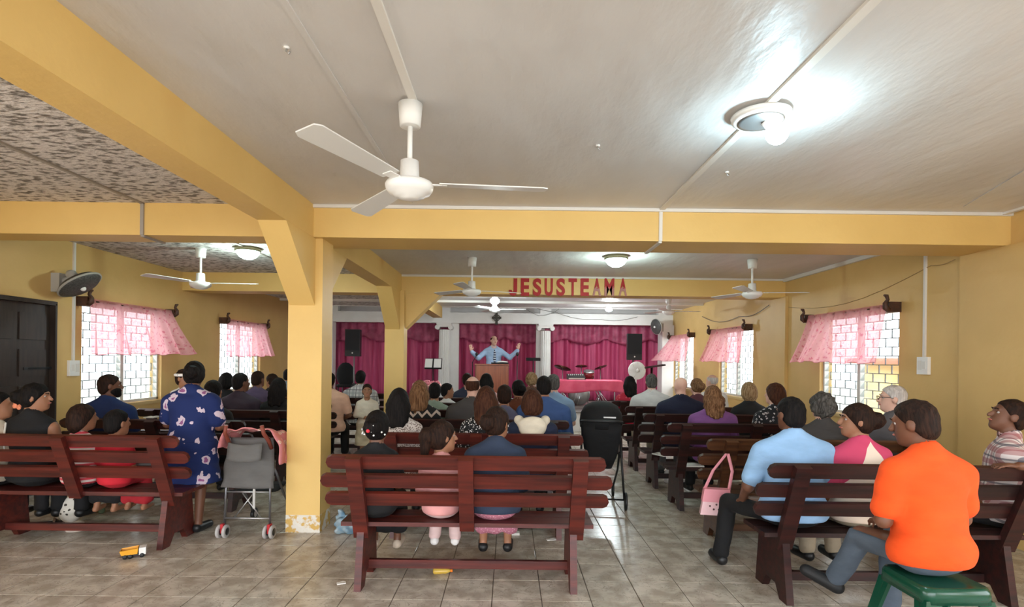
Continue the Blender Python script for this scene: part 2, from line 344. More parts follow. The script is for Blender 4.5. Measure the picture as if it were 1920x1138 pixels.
# windows: frame, mullion, glass louvres, security grille
M_frame = mat('window_frame', (.62, .60, .55), rough=.5)
lou_mesh = {}
def window(n, side, y0, y1, label):
    sx = -1 if side == 'L' else 1; xw = XL if side == 'L' else XR
    w = struct(thing(f'window_{n}', label, 'window', (xw+sx*.02, y0, WZ0)), label, 'window')
    Wd, H = y1-y0, WZ1-WZ0; X = lambda a: sx*a
    def bx(mb, xa, xb, *r): return mb.box(min(X(xa), X(xb)), max(X(xa), X(xb)), *r)
    mb = MB(); bx(mb, .03, .09, 0, .035, 0, H); bx(mb, .03, .09, Wd-.035, Wd, 0, H); bx(mb, .03, .09, 0, Wd, 0, .035); bx(mb, .03, .09, 0, Wd, H-.035, H)
    mb.build('window_frame', M_frame, w)
    bx(MB(), .03, .09, Wd/2-.03, Wd/2+.03, .03, H-.03).build('mullion', M_frame, w)
    bx(MB(), -.045, .12, -.03, Wd+.03, -.05, -.005).build('window_sill', mat('sill', (.62, .45, .2), rough=.5), w)
    nl = 12; ph = (H-.07)/nl; lw = Wd/2-.075
    key = round(lw, 3)
    if key not in lou_mesh:
        lm = MB().box(-.004, .004, -lw/2, lw/2, -ph*.56, ph*.56).mesh('louvre'); lm.materials.append(M_glass); lou_mesh[key] = lm
    for c in (Wd*.25+.005, Wd*.75-.005):
        for k in range(nl):
            o = link('louvre', lou_mesh[key], None, w); o.location = (X(.06), c, .035+ph*(k+.5)); o.rotation_euler = (0, sx*.62, 0)
    gr = MB(); rows = 12
    for k in range(rows+1): bx(gr, .135, .147, .0, Wd, H*k/rows-.005, H*k/rows+.005)
    nb = 7
    for k in range(rows):
        for q in range(nb+1):
            y = Wd*(q+(.5 if k % 2 else 0))/nb
            if y <= Wd: bx(gr, .135, .147, y-.0045, y+.0045, H*k/rows, H*(k+1)/rows)
    gr.build('security_grille', mat('grille_iron', (.22, .22, .23), rough=.6), w)
window(1, 'L', *WL[0], 'louvred window with iron grille beside the dark door')
window(2, 'L', *WL[1], 'louvred window with iron grille on the door side nearer the stage')
window(3, 'R', *WR[0], 'wide louvred window with iron grille near the wall switch box')
window(4, 'R', *WR[1], 'louvred window with iron grille in the middle of its wall')
window(6, 'L', *WL[2], 'added unseen louvred window with iron grille, lighting the stage from the door side')  # unseen window, added to bring daylight to the stage end
window(5, 'R', *WR[2], 'louvred window with iron grille beside the stage fan')
# neighbouring house seen through the louvres
hs = thing('neighbour_house', 'ochre yellow house standing beyond the louvred window', 'building', (9.6, 11, -.14))
MB().box(0, 4, -4.0, 3.5, 0, 1.75).build('wall', M_house, hs); MB().box(-.3, 4.3, -4.3, 3.8, 1.75, 1.9).build('roof', mat('house_roof', (.5, .2, .12)), hs)

# valances, rods and swan brackets
def valance(side, y0, y1, zt, drop, billow, blow, label, rlabel, seed):
    sx = 1 if side == 'L' else -1; xw = XL if side == 'L' else XR
    r = thing('curtain_rod', rlabel, 'curtain rod', (xw, y0, zt), group='curtain rods over the windows')
    Wd = y1-y0
    MB().tube([(sx*.10, -.06, 0), (sx*.10, Wd+.06, 0)], .011).build('rod', M_swan, r)
    for y in (-.05, Wd+.05):
        br = MB().box(min(0, sx*.14), max(0, sx*.14), y-.02, y+.02, -.07, .05)
        br.tube([(sx*.13, y, -.05), (sx*.17, y, -.02), (sx*.175, y, .03), (sx*.145, y, .075), (sx*.16, y, .12), (sx*.19, y, .125)], [.03, .032, .026, .019, .022, .012], 8)
        br.build('swan_bracket', M_swan, r)
    rnd = random.Random(seed); ph = [rnd.uniform(0, 6) for _ in range(4)]
    def fn(u, v):
        y = u*Wd; f = .022*math.sin(u*46+ph[0])+.016*math.sin(u*71+ph[1])
        k = v*v
        push = billow*(blow[0]*(1-u)+blow[1]*u)*v**1.2*(1+.25*math.sin(u*9+ph[2]))
        return (sx*(.115+f*(.3+.9*v)+push), y*(1-.0*v)+.03*math.sin(u*23+ph[3])*v, .03-drop*v*(1+.015*math.sin(u*30+ph[1]))+.06*push)
    cm = MB().grid(fn, 120, 16)
    c = cm.build('valance', M_valance); c.location = (xw, y0, zt)
    tag(c, label, 'curtain', 'pink sheer valances at the windows')
    hem = MB().tube([Vector(fn(i/60, 1.0))+Vector((0, 0, .004)) for i in range(61)], .004, 5); hem.build('hem', mat('pink_hem', (.78, .30, .36), rough=.8), c)
    return c
valance('L', 6.66, 8.26, 2.27, .70, .30, (.0, 1.1), 'pink floral sheer valance hanging beside the dark door', 'dark rod with swan brackets beside the dark door', 1)
valance('L', 9.90, 11.45, 2.27, .70, .2, (.0, .9), 'pink floral sheer valance hanging on the door side nearer the stage', 'dark rod with swan brackets on the door side nearer the stage', 2)
valance('R', 6.20, 7.85, 2.27, .70, .34, (.3, 1.0), 'wide pink floral sheer valance blown inward near the switch box', 'dark rod with swan brackets near the switch box on the window wall', 3)
valance('R', 9.95, 11.6, 2.27, .70, .34, (.2, 1.0), 'pink floral sheer valance at the middle window of its wall', 'dark rod with swan brackets over the middle window of its wall', 4)
valance('R', 13.0, 14.5, 2.27, .70, .45, (.4, 1.0), 'pink floral sheer valance at the window beside the stage wall fan', 'dark rod with swan brackets over the window beside the stage wall fan', 5)

# stage drapes with scalloped swag
def drape(x0, x1, label, seed):
    rnd = random.Random(seed); p = [rnd.uniform(0, 6) for _ in range(3)]
    def fn(u, v): x = x0+(x1-x0)*u; return (x, 15.35+.05*math.sin(x*17+p[0]+.4*math.sin(3*v))+.03*math.sin(x*31+p[1]), STAGE_Z+.02+v*2.2)
    d = thick(MB().grid(fn, int((x1-x0)*40), 8).build('stage_curtain', M_drape), .006)
    tag(d, label, 'curtain', 'magenta stage drapes')
    def sw(u, v):
        x = x0+(x1-x0)*u; sc = abs(math.sin(x*2.6+p[2])); drop = .42+.16*sc
        return (x, 15.22+.025*math.sin(x*24)+.012*math.sin(v*14+x*3), STAGE_Z+2.2-drop*v)
    thick(MB().grid(sw, int((x1-x0)*30), 8).build('swag', M_swag, d), .005)
drape(-5.0, -1.70, 'magenta drape with plum swag behind the tall speaker near the columns', 1)
drape(-1.46, .80, 'magenta drape with plum swag directly behind the preacher', 2)
drape(.95, 4.30, 'magenta drape with plum swag behind the drum cymbals', 3)

# letters on the beam
FC = bpy.data.curves.new('font_tmp', 'FONT')
lx = [('J',137,203),('E',230,295),('S',322,387),('U',412,475),('S',502,568),('T',593,658),('E',685,750),('A',777,843),('M',867,943),('A',977,1040)]
worn = mat('letter_worn', (.42, .018, .02), rough=.6); Nn, Ll, bb = nodes(worn)
tc = Nn.new('ShaderNodeTexCoord'); spx = Nn.new('ShaderNodeSeparateXYZ'); Ll.new(tc.outputs['Object'], spx.inputs[0])
nz = Nn.new('ShaderNodeTexNoise'); nz.inputs['Scale'].default_value = 45; Ll.new(tc.outputs['Object'], nz.inputs['Vector'])
th = math_node(Nn, Ll, 'LESS_THAN', math_node(Nn, Ll, 'ADD', math_node(Nn, Ll, 'MULTIPLY', nz.outputs[0], .16), spx.outputs[2]), .215)
Ll.new(mix_node(Nn, Ll, th, (.42, .018, .02), (.46, .20, .18)), bb.inputs['Base Color'])
seen = {}
names_n = ['first', 'second']
for i, (ch, a, c) in enumerate(lx):
    FC.body = ch; FC.extrude = .01; FC.offset = .012 if ch == 'J' else .032; FC.resolution_u = 6
    tmp = bpy.data.objects.new('tmp', FC); COL.objects.link(tmp); dg = bpy.context.evaluated_depsgraph_get(); dg.update()
    me = bpy.data.meshes.new_from_object(tmp.evaluated_get(dg)); bpy.data.objects.remove(tmp)
    v = np.array([p.co[:] for p in me.vertices]); lo, hi = v.min(0), v.max(0)
    pl = at(920+a/4.064, 555, 8.70); pr = at(920+c/4.064, 521, 8.70)
    w_ = pr.x-pl.x; h_ = .285
    q = (v-lo)/(hi-lo)
    for p, (qx, qy, qz) in zip(me.vertices, q): p.co = (qx*w_, -qz*.02, qy*h_)
    if ch == 'J':
        jp = [(.58, 1), (1, 1), (1, .30), (.93, .12), (.75, .02), (.5, 0), (.22, .04), (.05, .16), (0, .34), (.36, .34), (.40, .26), (.50, .23), (.57, .28), (.58, .36)]
        me = MB().prism([(x_*w_, z_*h_) for x_, z_ in jp], -.02, 0, 'y').mesh('beam_letter')
    me.materials.clear(); me.name = 'beam_letter'
    o = link('beam_letter', me, worn if i > 6 else M_red); o.location = (pl.x, 8.7195, pl.z+.004)
    nm = {0:'red cut-out letter J starting the slogan on the beam',1:'red cut-out letter E right after the J',2:'red cut-out letter S before the U',3:'red cut-out letter U on the beam',4:'red cut-out letter S between U and T',5:'red cut-out letter T on the beam',6:'red cut-out letter E between T and A',7:'half faded red letter A just before the M',8:'half faded red letter M on the beam',9:'half faded red letter A ending the slogan after the M'}[i]
    tag(o, nm, 'letter', 'letters on the beam')
bpy.data.curves.remove(FC)

# ------------------------------------------------------------------ ceiling fans and lamps
def fan(x, y, zt, zm, R, a0, label, spin=None):
    f = thing('ceiling_fan', label, 'fan', (x, y, zt), group='ceiling fans'); H = zt-zm
    MB().lathe([(.045, -.12), (.055, -.118), (.065, 0)]).build('canopy', M_pvc, f)
    MB().tube([(0, 0, -.1), (0, 0, -H+.12)], .014, 10).build('down_rod', M_pvc, f)
    MB().lathe([(.02, -H-.055), (.05, -H-.05), (.055, -H-.042), (.08, -H-.04), (.085, -H-.03), (.11, -H-.022), (.125, -H), (.128, -H+.02), (.12, -H+.035), (.06, -H+.045), (.052, -H+.06), (.048, -H+.15), (.03, -H+.155)], seg=32).build('motor_housing', M_pvc, f)
    for k in range(3):
        M = Matrix.Rotation(a0+k*2*PI/3, 4, 'Z') @ Matrix.Translation((0, 0, -H+.03)) @ Matrix.Rotation(.16, 4, 'X')
        bl = MB().prism([(.16, -.05), (R-.03, -.068), (R, -.05), (R, .05), (R-.03, .068), (.16, .05)], -.002, .004, 'z', M)
        b_ = bl.build('blade', mat('fan_blade', (.70, .69, .66), rough=.4), f)
        MB().box(.09, .2, -.025, .025, -.006, .0, M).build('blade_arm', M_pvc, b_)
    return f
fan(-.545, 2.85, ZC-.016, 2.50, .74, math.radians(6), 'white three-bladed ceiling fan hanging at the end of the main ceiling duct')
fan(-3.95, 6.8, ZC, 2.50, .70, math.radians(5), 'white ceiling fan under the rough grey cement ceiling')
fan(-.52, 7.2, ZC, 2.50, .70, math.radians(20), 'white ceiling fan close before the red letters')
fan(3.22, 7.1, ZC, 2.50, .70, math.radians(-8), 'white ceiling fan by the window wall before the lettered beam')
fan(-.33, 11.5, ZC, 2.66, .68, math.radians(-5), 'white ceiling fan above the preacher with a lit lamp by it')
fan(3.42, 11.5, ZC, 2.66, .68, math.radians(0), 'white ceiling fan by the window wall beyond the lettered beam')
def point(loc, power, colr, r=.05, parent=None):
    l = bpy.data.lights.new('bulb_light', 'POINT'); l.energy = power; l.color = colr; l.shadow_soft_size = r
    o = bpy.data.objects.new('bulb_light', l); COL.objects.link(o); o.location = loc
    if parent: o.parent = parent
    return o
M_bulb = emis('lit_bulb', (.80, .96, 1), 22); M_dome = emis('lit_dome', (.72, 1, .96), 2.6)
lp = thing('ceiling_lamp', 'round open ceiling lamp with bare glowing bulb on the main ceiling', 'lamp', (1.365, 2.93, ZC-.016), group='ceiling lamps')
MB().lathe([(.05, -.03), (.13, -.032), (.15, -.02), (.155, 0)], seg=32).build('base_plate', M_pvc, lp)
MB().lathe([(.10, -.036), (.12, -.036), (.12, -.03), (.10, -.03)], seg=32).build('ring', M_steel, lp)
MB().tube([(.02, .0, -.03), (.045, 0, -.055)], .022, 10).build('socket', M_pvc, lp)
MB().ball((.085, -.01, -.10), (.062, .055, .06)).build('bulb', M_bulb, lp)
point((.085, -.01, -.19), 17, (.55, .85, 1), .05, lp)
def dome(x, y, label, zt=ZC, r=.14, pw=28):
    l = thing('ceiling_lamp', label, 'lamp', (x, y, zt), group='ceiling lamps')
    MB().lathe([(r*.95, -.045), (r*1.1, -.04), (r*1.1, 0)], seg=28).build('base_ring', mat('brass_ring', (.35, .33, .2), rough=.4), l)
    MB().lathe([(.005, -.145), (r*.4, -.138), (r*.75, -.11), (r*.97, -.07), (r, -.042)], seg=28).build('glass_dome', M_dome, l)
    point((0, 0, -.2), pw, (.75, 1, .95), .06, l)
dome(-3.32, 6.74, 'glowing dome lamp on the rough side aisle ceiling')
dome(1.38, 6.97, 'glowing dome lamp on the main ceiling near the red letters')
for (x, y, z, lab) in ((-.32, 11.2, ZC, 'pair of glowing bulbs beside the fan above the preacher'), (2.42, 13.05, ZC-.01, 'single glowing bulb under the white stage moulding')):
    l = thing('bulb_lamp', lab, 'lamp', (x, y, z), group='ceiling lamps')
    MB().lathe([(.03, -.07), (.05, -.06), (.055, 0)]).build('socket', M_pvc, l)
    if x < 0:
        MB().ball((0, 0, -.14), (.10, .10, .075)).build('bulb', M_bulb, l); MB().ball((0, 0, -.30), (.075, .075, .055)).build('bulb', M_bulb, l)
        MB().tube([(0, 0, -.2), (0, 0, -.27)], .02).build('stem', M_pvc, l)
    else: MB().ball((0, 0, -.10), (.085, .085, .055)).build('bulb', M_bulb, l)
    point((0, -.15, -.25), 62, (.85, .97, 1), .06, l)

# ------------------------------------------------------------------ benches
def rounded(L_, h, n=5):
    r = h*.5; pts = []
    for s_ in (1, -1):
        for k in range(n):
            a = -PI/2+PI*k/(n-1); pts.append((s_*(L_/2-r*.8+r*.8*math.cos(a)), s_*r*math.sin(a)))
    return pts
LEAN = math.atan2(.2, .5)
def bench(cx, yfoot, m, label, leglen=1.48):
    o = thing('bench', label, 'bench', (cx, yfoot-.17, 0), group='slatted wooden benches')
    Mb = lambda z: Matrix.Translation((0, .02+(.95-z)*.40, z)) @ Matrix.Rotation(LEAN, 4, 'X')
    for z, L_ in ((.898, 1.87), (.762, 1.98), (.626, 1.95)):
        MB().prism(rounded(L_, .098), .0, .030, 'y', Mb(z)).build('slat', m, o)
    for x in (-.74, 0, .76):
        zb = .36 if x else .42
        A = Mb(.95); Ln = (.95-zb)/math.cos(LEAN)
        MB().box(x-.05, x+.05, -.048, -.001, -Ln, .0, A).build('upright', m, o)
    for x in (-.74, .74):
        MB().prism([(.13, 0), (.23, 0), (.29, .09), (.42, .09), (.47, 0), (.58, 0), (.53, .425), (.20, .425)], x-.024, x+.024, 'x').build('leg', m, o)
    MB().box(-.72, .72, .335, .37, .085, .145).build('stretcher', m, o)
    for y0, y1 in ((.205, .36), (.368, .53)):
        MB().box(-.88, .88, y0, y1, .426, .455).build('seat_plank', m, o)
    MB().box(-.72, .72, .34, .38, .385, .425).build('seat_rail', m, o)
    return o
CX, RX, LX = -.28, 2.61, -3.59
ordn = ['rearmost', 'second from the back', 'third from the back', 'fourth from the back', 'fifth from the back', 'sixth from the back', 'seventh from the back']
for k, d in enumerate((3.68, 4.77, 5.85, 6.92, 8.0, 9.1)):
    bench(CX, d, M_wood if k < 2 else M_wood2, ('bright red slatted wooden bench, rearmost in the centre block' if k == 0 else f'red slatted wooden bench, {ordn[k]} in the centre block'))
for k, d in enumerate((3.55, 4.62, 5.75, 6.74, 7.8, 8.85)):
    bench(RX, d, M_wood3 if k == 1 else M_wood2, ('brown slatted wooden bench with pink bag hung on its end' if k == 1 else f'dark maroon slatted bench, {ordn[k]} in the block by the window wall'))
for k, d in enumerate((4.41, 5.5, 6.6, 7.7, 8.8, 9.9)):
    bench(LX if k < 3 else -3.45 if k == 3 else -3.2, d, M_wood if k == 0 else M_wood2, f'dark red slatted bench, {ordn[k]} in the block by the door wall')

# ------------------------------------------------------------------ people: implicit surfaces meshed into one continuous body
def rot(rx=0, ry=0, rz=0): return np.array(Euler((rx, ry, rz)).to_matrix())
class Field:
    def __init__(s, lo, hi, res):
        s.lo = np.array(lo, float); s.res = res; s.n = np.maximum(np.ceil((np.array(hi)-s.lo)/res).astype(int)+1, 4)
        s.a = np.full(tuple(s.n), 1.0, np.float32)
    def sub(s, lo, hi):
        i0 = np.clip(np.floor((lo-s.lo)/s.res).astype(int), 0, s.n-1); i1 = np.clip(np.ceil((hi-s.lo)/s.res).astype(int)+1, 1, s.n)
        if np.any(i1 <= i0): return None, None
        ax = [s.lo[k]+s.res*np.arange(i0[k], i1[k], dtype=np.float32) for k in range(3)]
        P = np.stack(np.meshgrid(*ax, indexing='ij'), -1)
        return tuple(slice(i0[k], i1[k]) for k in range(3)), P
    def apply(s, prim, k=.03, inf=0.0, mode='add', noise=None):
        t = prim[0]; m = k+3.2*s.res+abs(inf)
        if t == 'cone':
            _, a, b_, ra, rb = prim[:5]; a = np.array(a, float); b_ = np.array(b_, float); R = max(ra, rb)+m
            sl, P = s.sub(np.minimum(a, b_)-R, np.maximum(a, b_)+R)
            if sl is None: return s
            ba = b_-a; h = np.clip(((P-a)@ba)/max(ba@ba, 1e-9), 0, 1)
            d = np.linalg.norm(P-a-h[..., None]*ba, axis=-1)-(ra+h*(rb-ra))
        else:
            _, c, r = prim[:3]; Rm = prim[3] if len(prim) > 3 else np.eye(3); c = np.array(c, float); r = np.array(r, float); R = r.max()+m
            sl, P = s.sub(c-R, c+R)
            if sl is None: return s
            q = (P-c)@Rm; k0 = np.linalg.norm(q/r, axis=-1); k1 = np.linalg.norm(q/(r*r), axis=-1)
            d = k0*(k0-1)/np.maximum(k1, 1e-6)
        d = (d-inf).astype(np.float32)
        if noise: d = d+noise[0]*(np.sin(P[..., 0]*noise[1]+1.3*np.sin(P[..., 2]*noise[1]*.7))*np.sin(P[..., 1]*noise[1]*.9+P[..., 2]*noise[1]*1.1))
        A = s.a[sl]
        if mode == 'add':
            if k > 0: hh = np.maximum(k-np.abs(A-d), 0)/k; s.a[sl] = np.minimum(A, d)-hh*hh*k*.25
            else: s.a[sl] = np.minimum(A, d)
        else: s.a[sl] = np.maximum(A, -d)
        return s
    def clip(s, n_, c):
        ax = [s.lo[k]+s.res*np.arange(s.n[k]) for k in range(3)]
        d = (n_[0]*ax[0][:, None, None]+n_[1]*ax[1][None, :, None]+n_[2]*ax[2][None, None, :]-c).astype(np.float32)
        s.a = np.maximum(s.a, d); return s
    def mesh(s, name):
        a = s.a; a[0] = a[-1] = 1; a[:, 0] = a[:, -1] = 1; a[:, :, 0] = a[:, :, -1] = 1
        ng = a < 0
        if not ng.any(): return None
        nx, ny, nz = a.shape; acc = np.zeros((nx-1, ny-1, nz-1, 3), np.float32); cnt = np.zeros((nx-1, ny-1, nz-1), np.float32)
        for ax in range(3):
            o = [k for k in range(3) if k != ax]
            for d0 in (0, 1):
                for d1 in (0, 1):
                    i0 = [slice(None)]*3; i0[ax] = slice(0, -1); i0[o[0]] = slice(d0, a.shape[o[0]]-1+d0); i0[o[1]] = slice(d1, a.shape[o[1]]-1+d1)
                    i1 = list(i0); i1[ax] = slice(1, None); A, B = a[tuple(i0)], a[tuple(i1)]
                    cr = (A < 0) != (B < 0); idx = np.nonzero(cr); t = A[idx]/(A[idx]-B[idx])
                    off = np.zeros((len(t), 3), np.float32); off[:, ax] = t; off[:, o[0]] = d0; off[:, o[1]] = d1
                    acc[idx] += off; cnt[idx] += 1
        act = cnt > 0; ids = np.full(act.shape, -1, np.int64); ids[act] = np.arange(act.sum())
        ii = np.stack(np.nonzero(act), -1)
        V = s.lo+s.res*(ii+acc[act]/cnt[act][:, None])
        quads = []
        for ax in range(3):
            o = [(ax+1) % 3, (ax+2) % 3]
            i0 = [slice(None)]*3; i0[ax] = slice(0, -1); i1 = list(i0); i1[ax] = slice(1, None)
            A, B = ng[tuple(i0)], ng[tuple(i1)]; e = np.stack(np.nonzero(A != B), -1)
            e = e[(e[:, o[0]] > 0) & (e[:, o[1]] > 0)]
            flip = A[tuple(e.T)]
            def g(d0, d1): q = e.copy(); q[:, o[0]] -= d0; q[:, o[1]] -= d1; return ids[tuple(q.T)]
            Q = np.stack([g(1, 1), g(0, 1), g(0, 0), g(1, 0)], -1); Q[~flip] = Q[~flip][:, ::-1]; quads.append(Q)
        Q = np.concatenate(quads); Q = Q[(Q >= 0).all(1)]
        me = bpy.data.meshes.new(name); me.vertices.add(len(V)); me.vertices.foreach_set('co', V.astype(np.float32).ravel())
        me.loops.add(Q.size); me.loops.foreach_set('vertex_index', Q.astype(np.int32).ravel())
        me.polygons.add(len(Q)); me.polygons.foreach_set('loop_start', np.arange(0, Q.size, 4, dtype=np.int32))
        me.polygons.foreach_set('use_smooth', np.ones(len(Q), bool)); me.update(); me.validate(); return me

SK = {'pale': mat('skin_pale', (.62, .36, .27), (.66, .40, .31), scale=9, rough=.55), 'tan': mat('skin_tan', (.30, .135, .072), (.34, .155, .085), scale=9, rough=.5),
      'brown': mat('skin_brown', (.135, .055, .030), (.165, .068, .037), scale=9, rough=.5), 'lip': mat('lips', (.42, .13, .10), rough=.5)}
def hairmat(n_, c1, c2): return mat(n_, c1, c2, scale=14, rough=.65, spec=.1, bump=.35, bscale=22, stretch=(6, 6, .7), lo=.4, hi=.65)
HA = {'black': hairmat('hair_black', (.006, .005, .005), (.014, .011, .010)), 'brown': hairmat('hair_brown', (.032, .012, .007), (.075, .028, .014)),
      'dkbrown': hairmat('hair_dark_brown', (.014, .008, .006), (.035, .016, .010)), 'light': hairmat('hair_light_brown', (.10, .045, .02), (.26, .14, .07)),
      'blond': hairmat('hair_blond', (.18, .10, .045), (.40, .27, .15)), 'grey': hairmat('hair_grey', (.16, .14, .13), (.38, .35, .33)),
      'white': hairmat('hair_white', (.42, .38, .35), (.62, .57, .54)), 'dkgrey': hairmat('hair_dark_grey', (.045, .04, .036), (.12, .11, .10))}
CL = {}
def cloth(n_, c, rough=.85): return mat('cloth_'+n_, c, tuple(x*.86 for x in c), scale=7, rough=rough, bump=.35, bscale=9, stretch=(1, 1, 2.2))
M_eye = mat('eye_white', (.42, .37, .34), rough=.25); M_iris = mat('eye_iris', (.02, .012, .008), rough=.2)

def person(label, x, y, s=1.0, zs=.46, pose='seated', yaw=0, w=1.0, skin='tan', hair=('short', 'black'), top=None, sleeve='short', bottom=None, skirt=False,
           lean=.0, hy=0, hp=0, hr=0, arms=None, legs=None, res=.018, face=False, hs=None, z0=0, bulk=.014, shoes=None, shift=0, hand=None, barefoot=False, fold=.004, collar=None):
    hs = hs or (.93+.07*s if s > .9 else .85+.15*s)
    if pose == 'seated': hz = zs+.128*s
    elif pose == 'stand': hz = .90*s
    else: hz = zs+.05
    Rl = rot(rx=-lean)
    U = lambda p: (Rl@(np.array(p, float)*s)+np.array((0, 0, hz)))
    # joints
    sh = [U((q*.178*w, -.01, .402)) for q in (-1, 1)]
    if arms is None: arms = ('lap', 'lap')
    AR = []
    for q, ap in zip((-1, 1), arms):
        if ap == 'lap': e, h_ = U((q*.225*w, .02, .165)), U((q*.10, .25, .07))
        elif ap == 'down': e, h_ = U((q*.24*w, -.02, .15)), U((q*.25*w, .06, -.10))
        else: e, h_ = U(ap[0]), U(ap[1])
        AR.append((e, h_))
    LG = []
    for i, q in enumerate((-1, 1)):
        hip = np.array((q*.092*s, .01, hz-.01))
        if legs and legs[i]: kn, an, toe = [np.array(v, float) for v in legs[i]]
        elif pose == 'stand': kn, an, toe = np.array((q*.09*s, .02, .48*s)), np.array((q*.09*s, -.02, .085)), np.array((q*.11*s, .14*s, .035))
        else:
            zk = min(zs+.07*s, .56*s); kn = np.array((q*.11*s, .43*s, max(zk, zs+.03)-z0*0)); foot = max(.0, kn[2]-.47*s)
            an = np.array((q*.115*s, .42*s, foot+.09*s)); toe = np.array((q*.13*s, .56*s, foot+.035))
        LG.append((hip, kn, an, toe))
    torso = [('ell', U((0, 0, .0)), np.array((.172*w, .128, .118))*s, Rl), ('ell', U((0, .008, .16)), np.array((.152*w, .118*(.5+.5*w), .15))*s, Rl),
             ('ell', U((0, -.004, .32)), np.array((.165*w, .115, .165))*s, Rl), ('cone', U((-.135*w, -.012, .405)), U((.135*w, -.012, .405)), .064*s, .064*s)]
    traps = [('cone', U((0, -.016, .53)), U((q*.125*w, -.016, .438)), .046*s, .048*s) for q in (-1, 1)]
    hn = U((0, -.005, .50)); Hd = rot(rx=-lean*.5+hp, ry=hr, rz=hy)
    hc = U((0, .012, .54))+Hd@(np.array((0, .012, .128))*hs)
    HP = lambda p: hc+Hd@(np.array(p, float)*hs)
    neck = [('cone', hn-np.array((0, 0, .03)), HP((0, -.025, -.06)), .056*s, .050*hs)]
    he = lambda c, r: ('ell', HP(c), np.array(r)*hs, Hd)
    head = [he((0, -.012, .026), (.076, .095, .090)), he((0, .024, -.048), (.058, .066, .066)), he((0, .062, -.092), (.028, .026, .022))]
    hfine = [('cone', HP((0, .088, .012)), HP((0, .107, -.022)), .009*hs, .0145*hs), ('cone', HP((-.034, .078, .030)), HP((.034, .078, .030)), .012*hs, .012*hs),
             he((0, .086, -.052), (.024, .011, .010)), he((.078, -.008, -.008), (.011, .024, .033)), he((-.078, -.008, -.008), (.011, .024, .033))]
    handp = []
    for i, ((e, h_), q) in enumerate(zip(AR, (-1, 1))):
        d = h_-e; d = d/np.linalg.norm(d); up = np.array((0, 0, 1.)); curl = .5
        if hand and hand[i]:
            if hand[i].get('dir') is not None: d = np.array(hand[i]['dir'], float); d /= np.linalg.norm(d)
            up = np.array(hand[i].get('palm', (0, 0, 1)), float); curl = hand[i].get('curl', .5)
        sd = np.cross(d, up); sd /= max(np.linalg.norm(sd), 1e-6); nr = np.cross(sd, d)
        if hand and hand[i] and hand[i].get('flip'): sd = -sd
        pc = h_+d*.055*s
        handp.append(('ell', pc, np.array((.040, .052, .016))*s, np.stack([sd, d, nr], 1)))
        for fi, fl_ in enumerate((.068, .078, .073, .056)):
            o_ = (fi-1.5)*.020*s; b0 = pc+sd*o_+d*.040*s; b1 = b0+(d*math.cos(curl*.6)-nr*math.sin(curl*.6))*fl_*.55*s+sd*o_*.15
            b2 = b1+(d*math.cos(curl*1.7)-nr*math.sin(curl*1.7))*fl_*.5*s
            handp += [('cone', b0, b1, .0095*s, .0085*s), ('cone', b1, b2, .0085*s, .0072*s)]
        tq = -sd*(q if not (hand and hand[i] and hand[i].get('flip')) else -q)*1.0
        handp += [('cone', pc-d*.02*s+tq*.03*s, pc+d*.015*s+tq*.062*s-nr*.008, .012*s, .0095*s), ('cone', pc+d*.015*s+tq*.062*s-nr*.008, pc+d*.047*s+tq*.07*s-nr*.012, .0095*s, .008*s)]
    arm_u = [('cone', sh[i], AR[i][0], .050*s*(.6+.4*w), .040*s) for i in (0, 1)]
    arm_l = [('cone', AR[i][0], AR[i][1], .040*s, .027*s) for i in (0, 1)]
    leg_u = [('cone', g[0], g[1], .083*s*(.6+.4*w), .056*s) for g in LG]; leg_l = [('cone', g[1], g[2], .055*s, .036*s) for g in LG]
    feet = [('cone', g[2]+np.array((0, -.02, -.045*s)), g[3], .036*s, .030*s) for g in LG]
    pts = np.array([p for pr in torso+traps+neck+head+arm_u+arm_l+leg_u+leg_l+feet+handp for p in ((pr[1], pr[2]) if pr[0] == 'cone' else (pr[1],))])
    lo, hi = pts.min(0)-.2*max(s, .6), pts.max(0)+.2*max(s, .6)
    f = Field(lo, hi, res); kk = .055*s
    for pr in torso: f.apply(pr, kk)
    for pr in traps+neck: f.apply(pr, .035*s)
    for pr in arm_u+leg_u: f.apply(pr, .04*s)
    for pr in arm_l+leg_l: f.apply(pr, .02*s)
    for pr in feet: f.apply(pr, .03*s)
    for pr in handp: f.apply(pr, .008*s)
    for pr in head: f.apply(pr, .03*hs)
    for pr in hfine: f.apply(pr, .012*hs)
    if face or res < .015:
        for q in (-1, 1): f.apply(he((q*.031, .094, .010), (.017, .011, .010)), 0, mode='sub')
    root = link('person', f.mesh('person'), SK[skin]); root.location = (x, y, z0); root.rotation_euler = (0, 0, yaw); tag(root, label, 'person')
    def child(nm, f_, m):
        me = f_.mesh(nm)
        return link(nm, me, m, root) if me else None
    nz = (fold, 24) if fold else None
    if top is not None:
        g = Field(lo, hi, res); tm = top
        for j_, pr in enumerate(torso): g.apply(pr, kk, bulk+(.016 if j_ == 0 else 0), noise=nz)
        for pr in traps: g.apply(pr, .035*s, bulk*.7)
        fr = {'none': 0, 'cap': .35, 'short': .72, 'long': 1, 'puff': .8}[sleeve]
        if fr:
            for i in (0, 1):
                e = sh[i]+(AR[i][0]-sh[i])*fr; g.apply(('cone', sh[i], e, .052*s*(.6+.4*w), (.052 if sleeve in ('short', 'cap') else .046)*s), .035*s, bulk, noise=nz)
                if fr == 1: g.apply(('cone', AR[i][0], AR[i][0]+(AR[i][1]-AR[i][0])*.93, .042*s, .034*s), .02*s, bulk*.9, noise=nz)
        g.apply(('cone', U((0, .004, .505)), U((0, .03, .66)), .058*s, .075*s), 0, mode='sub')
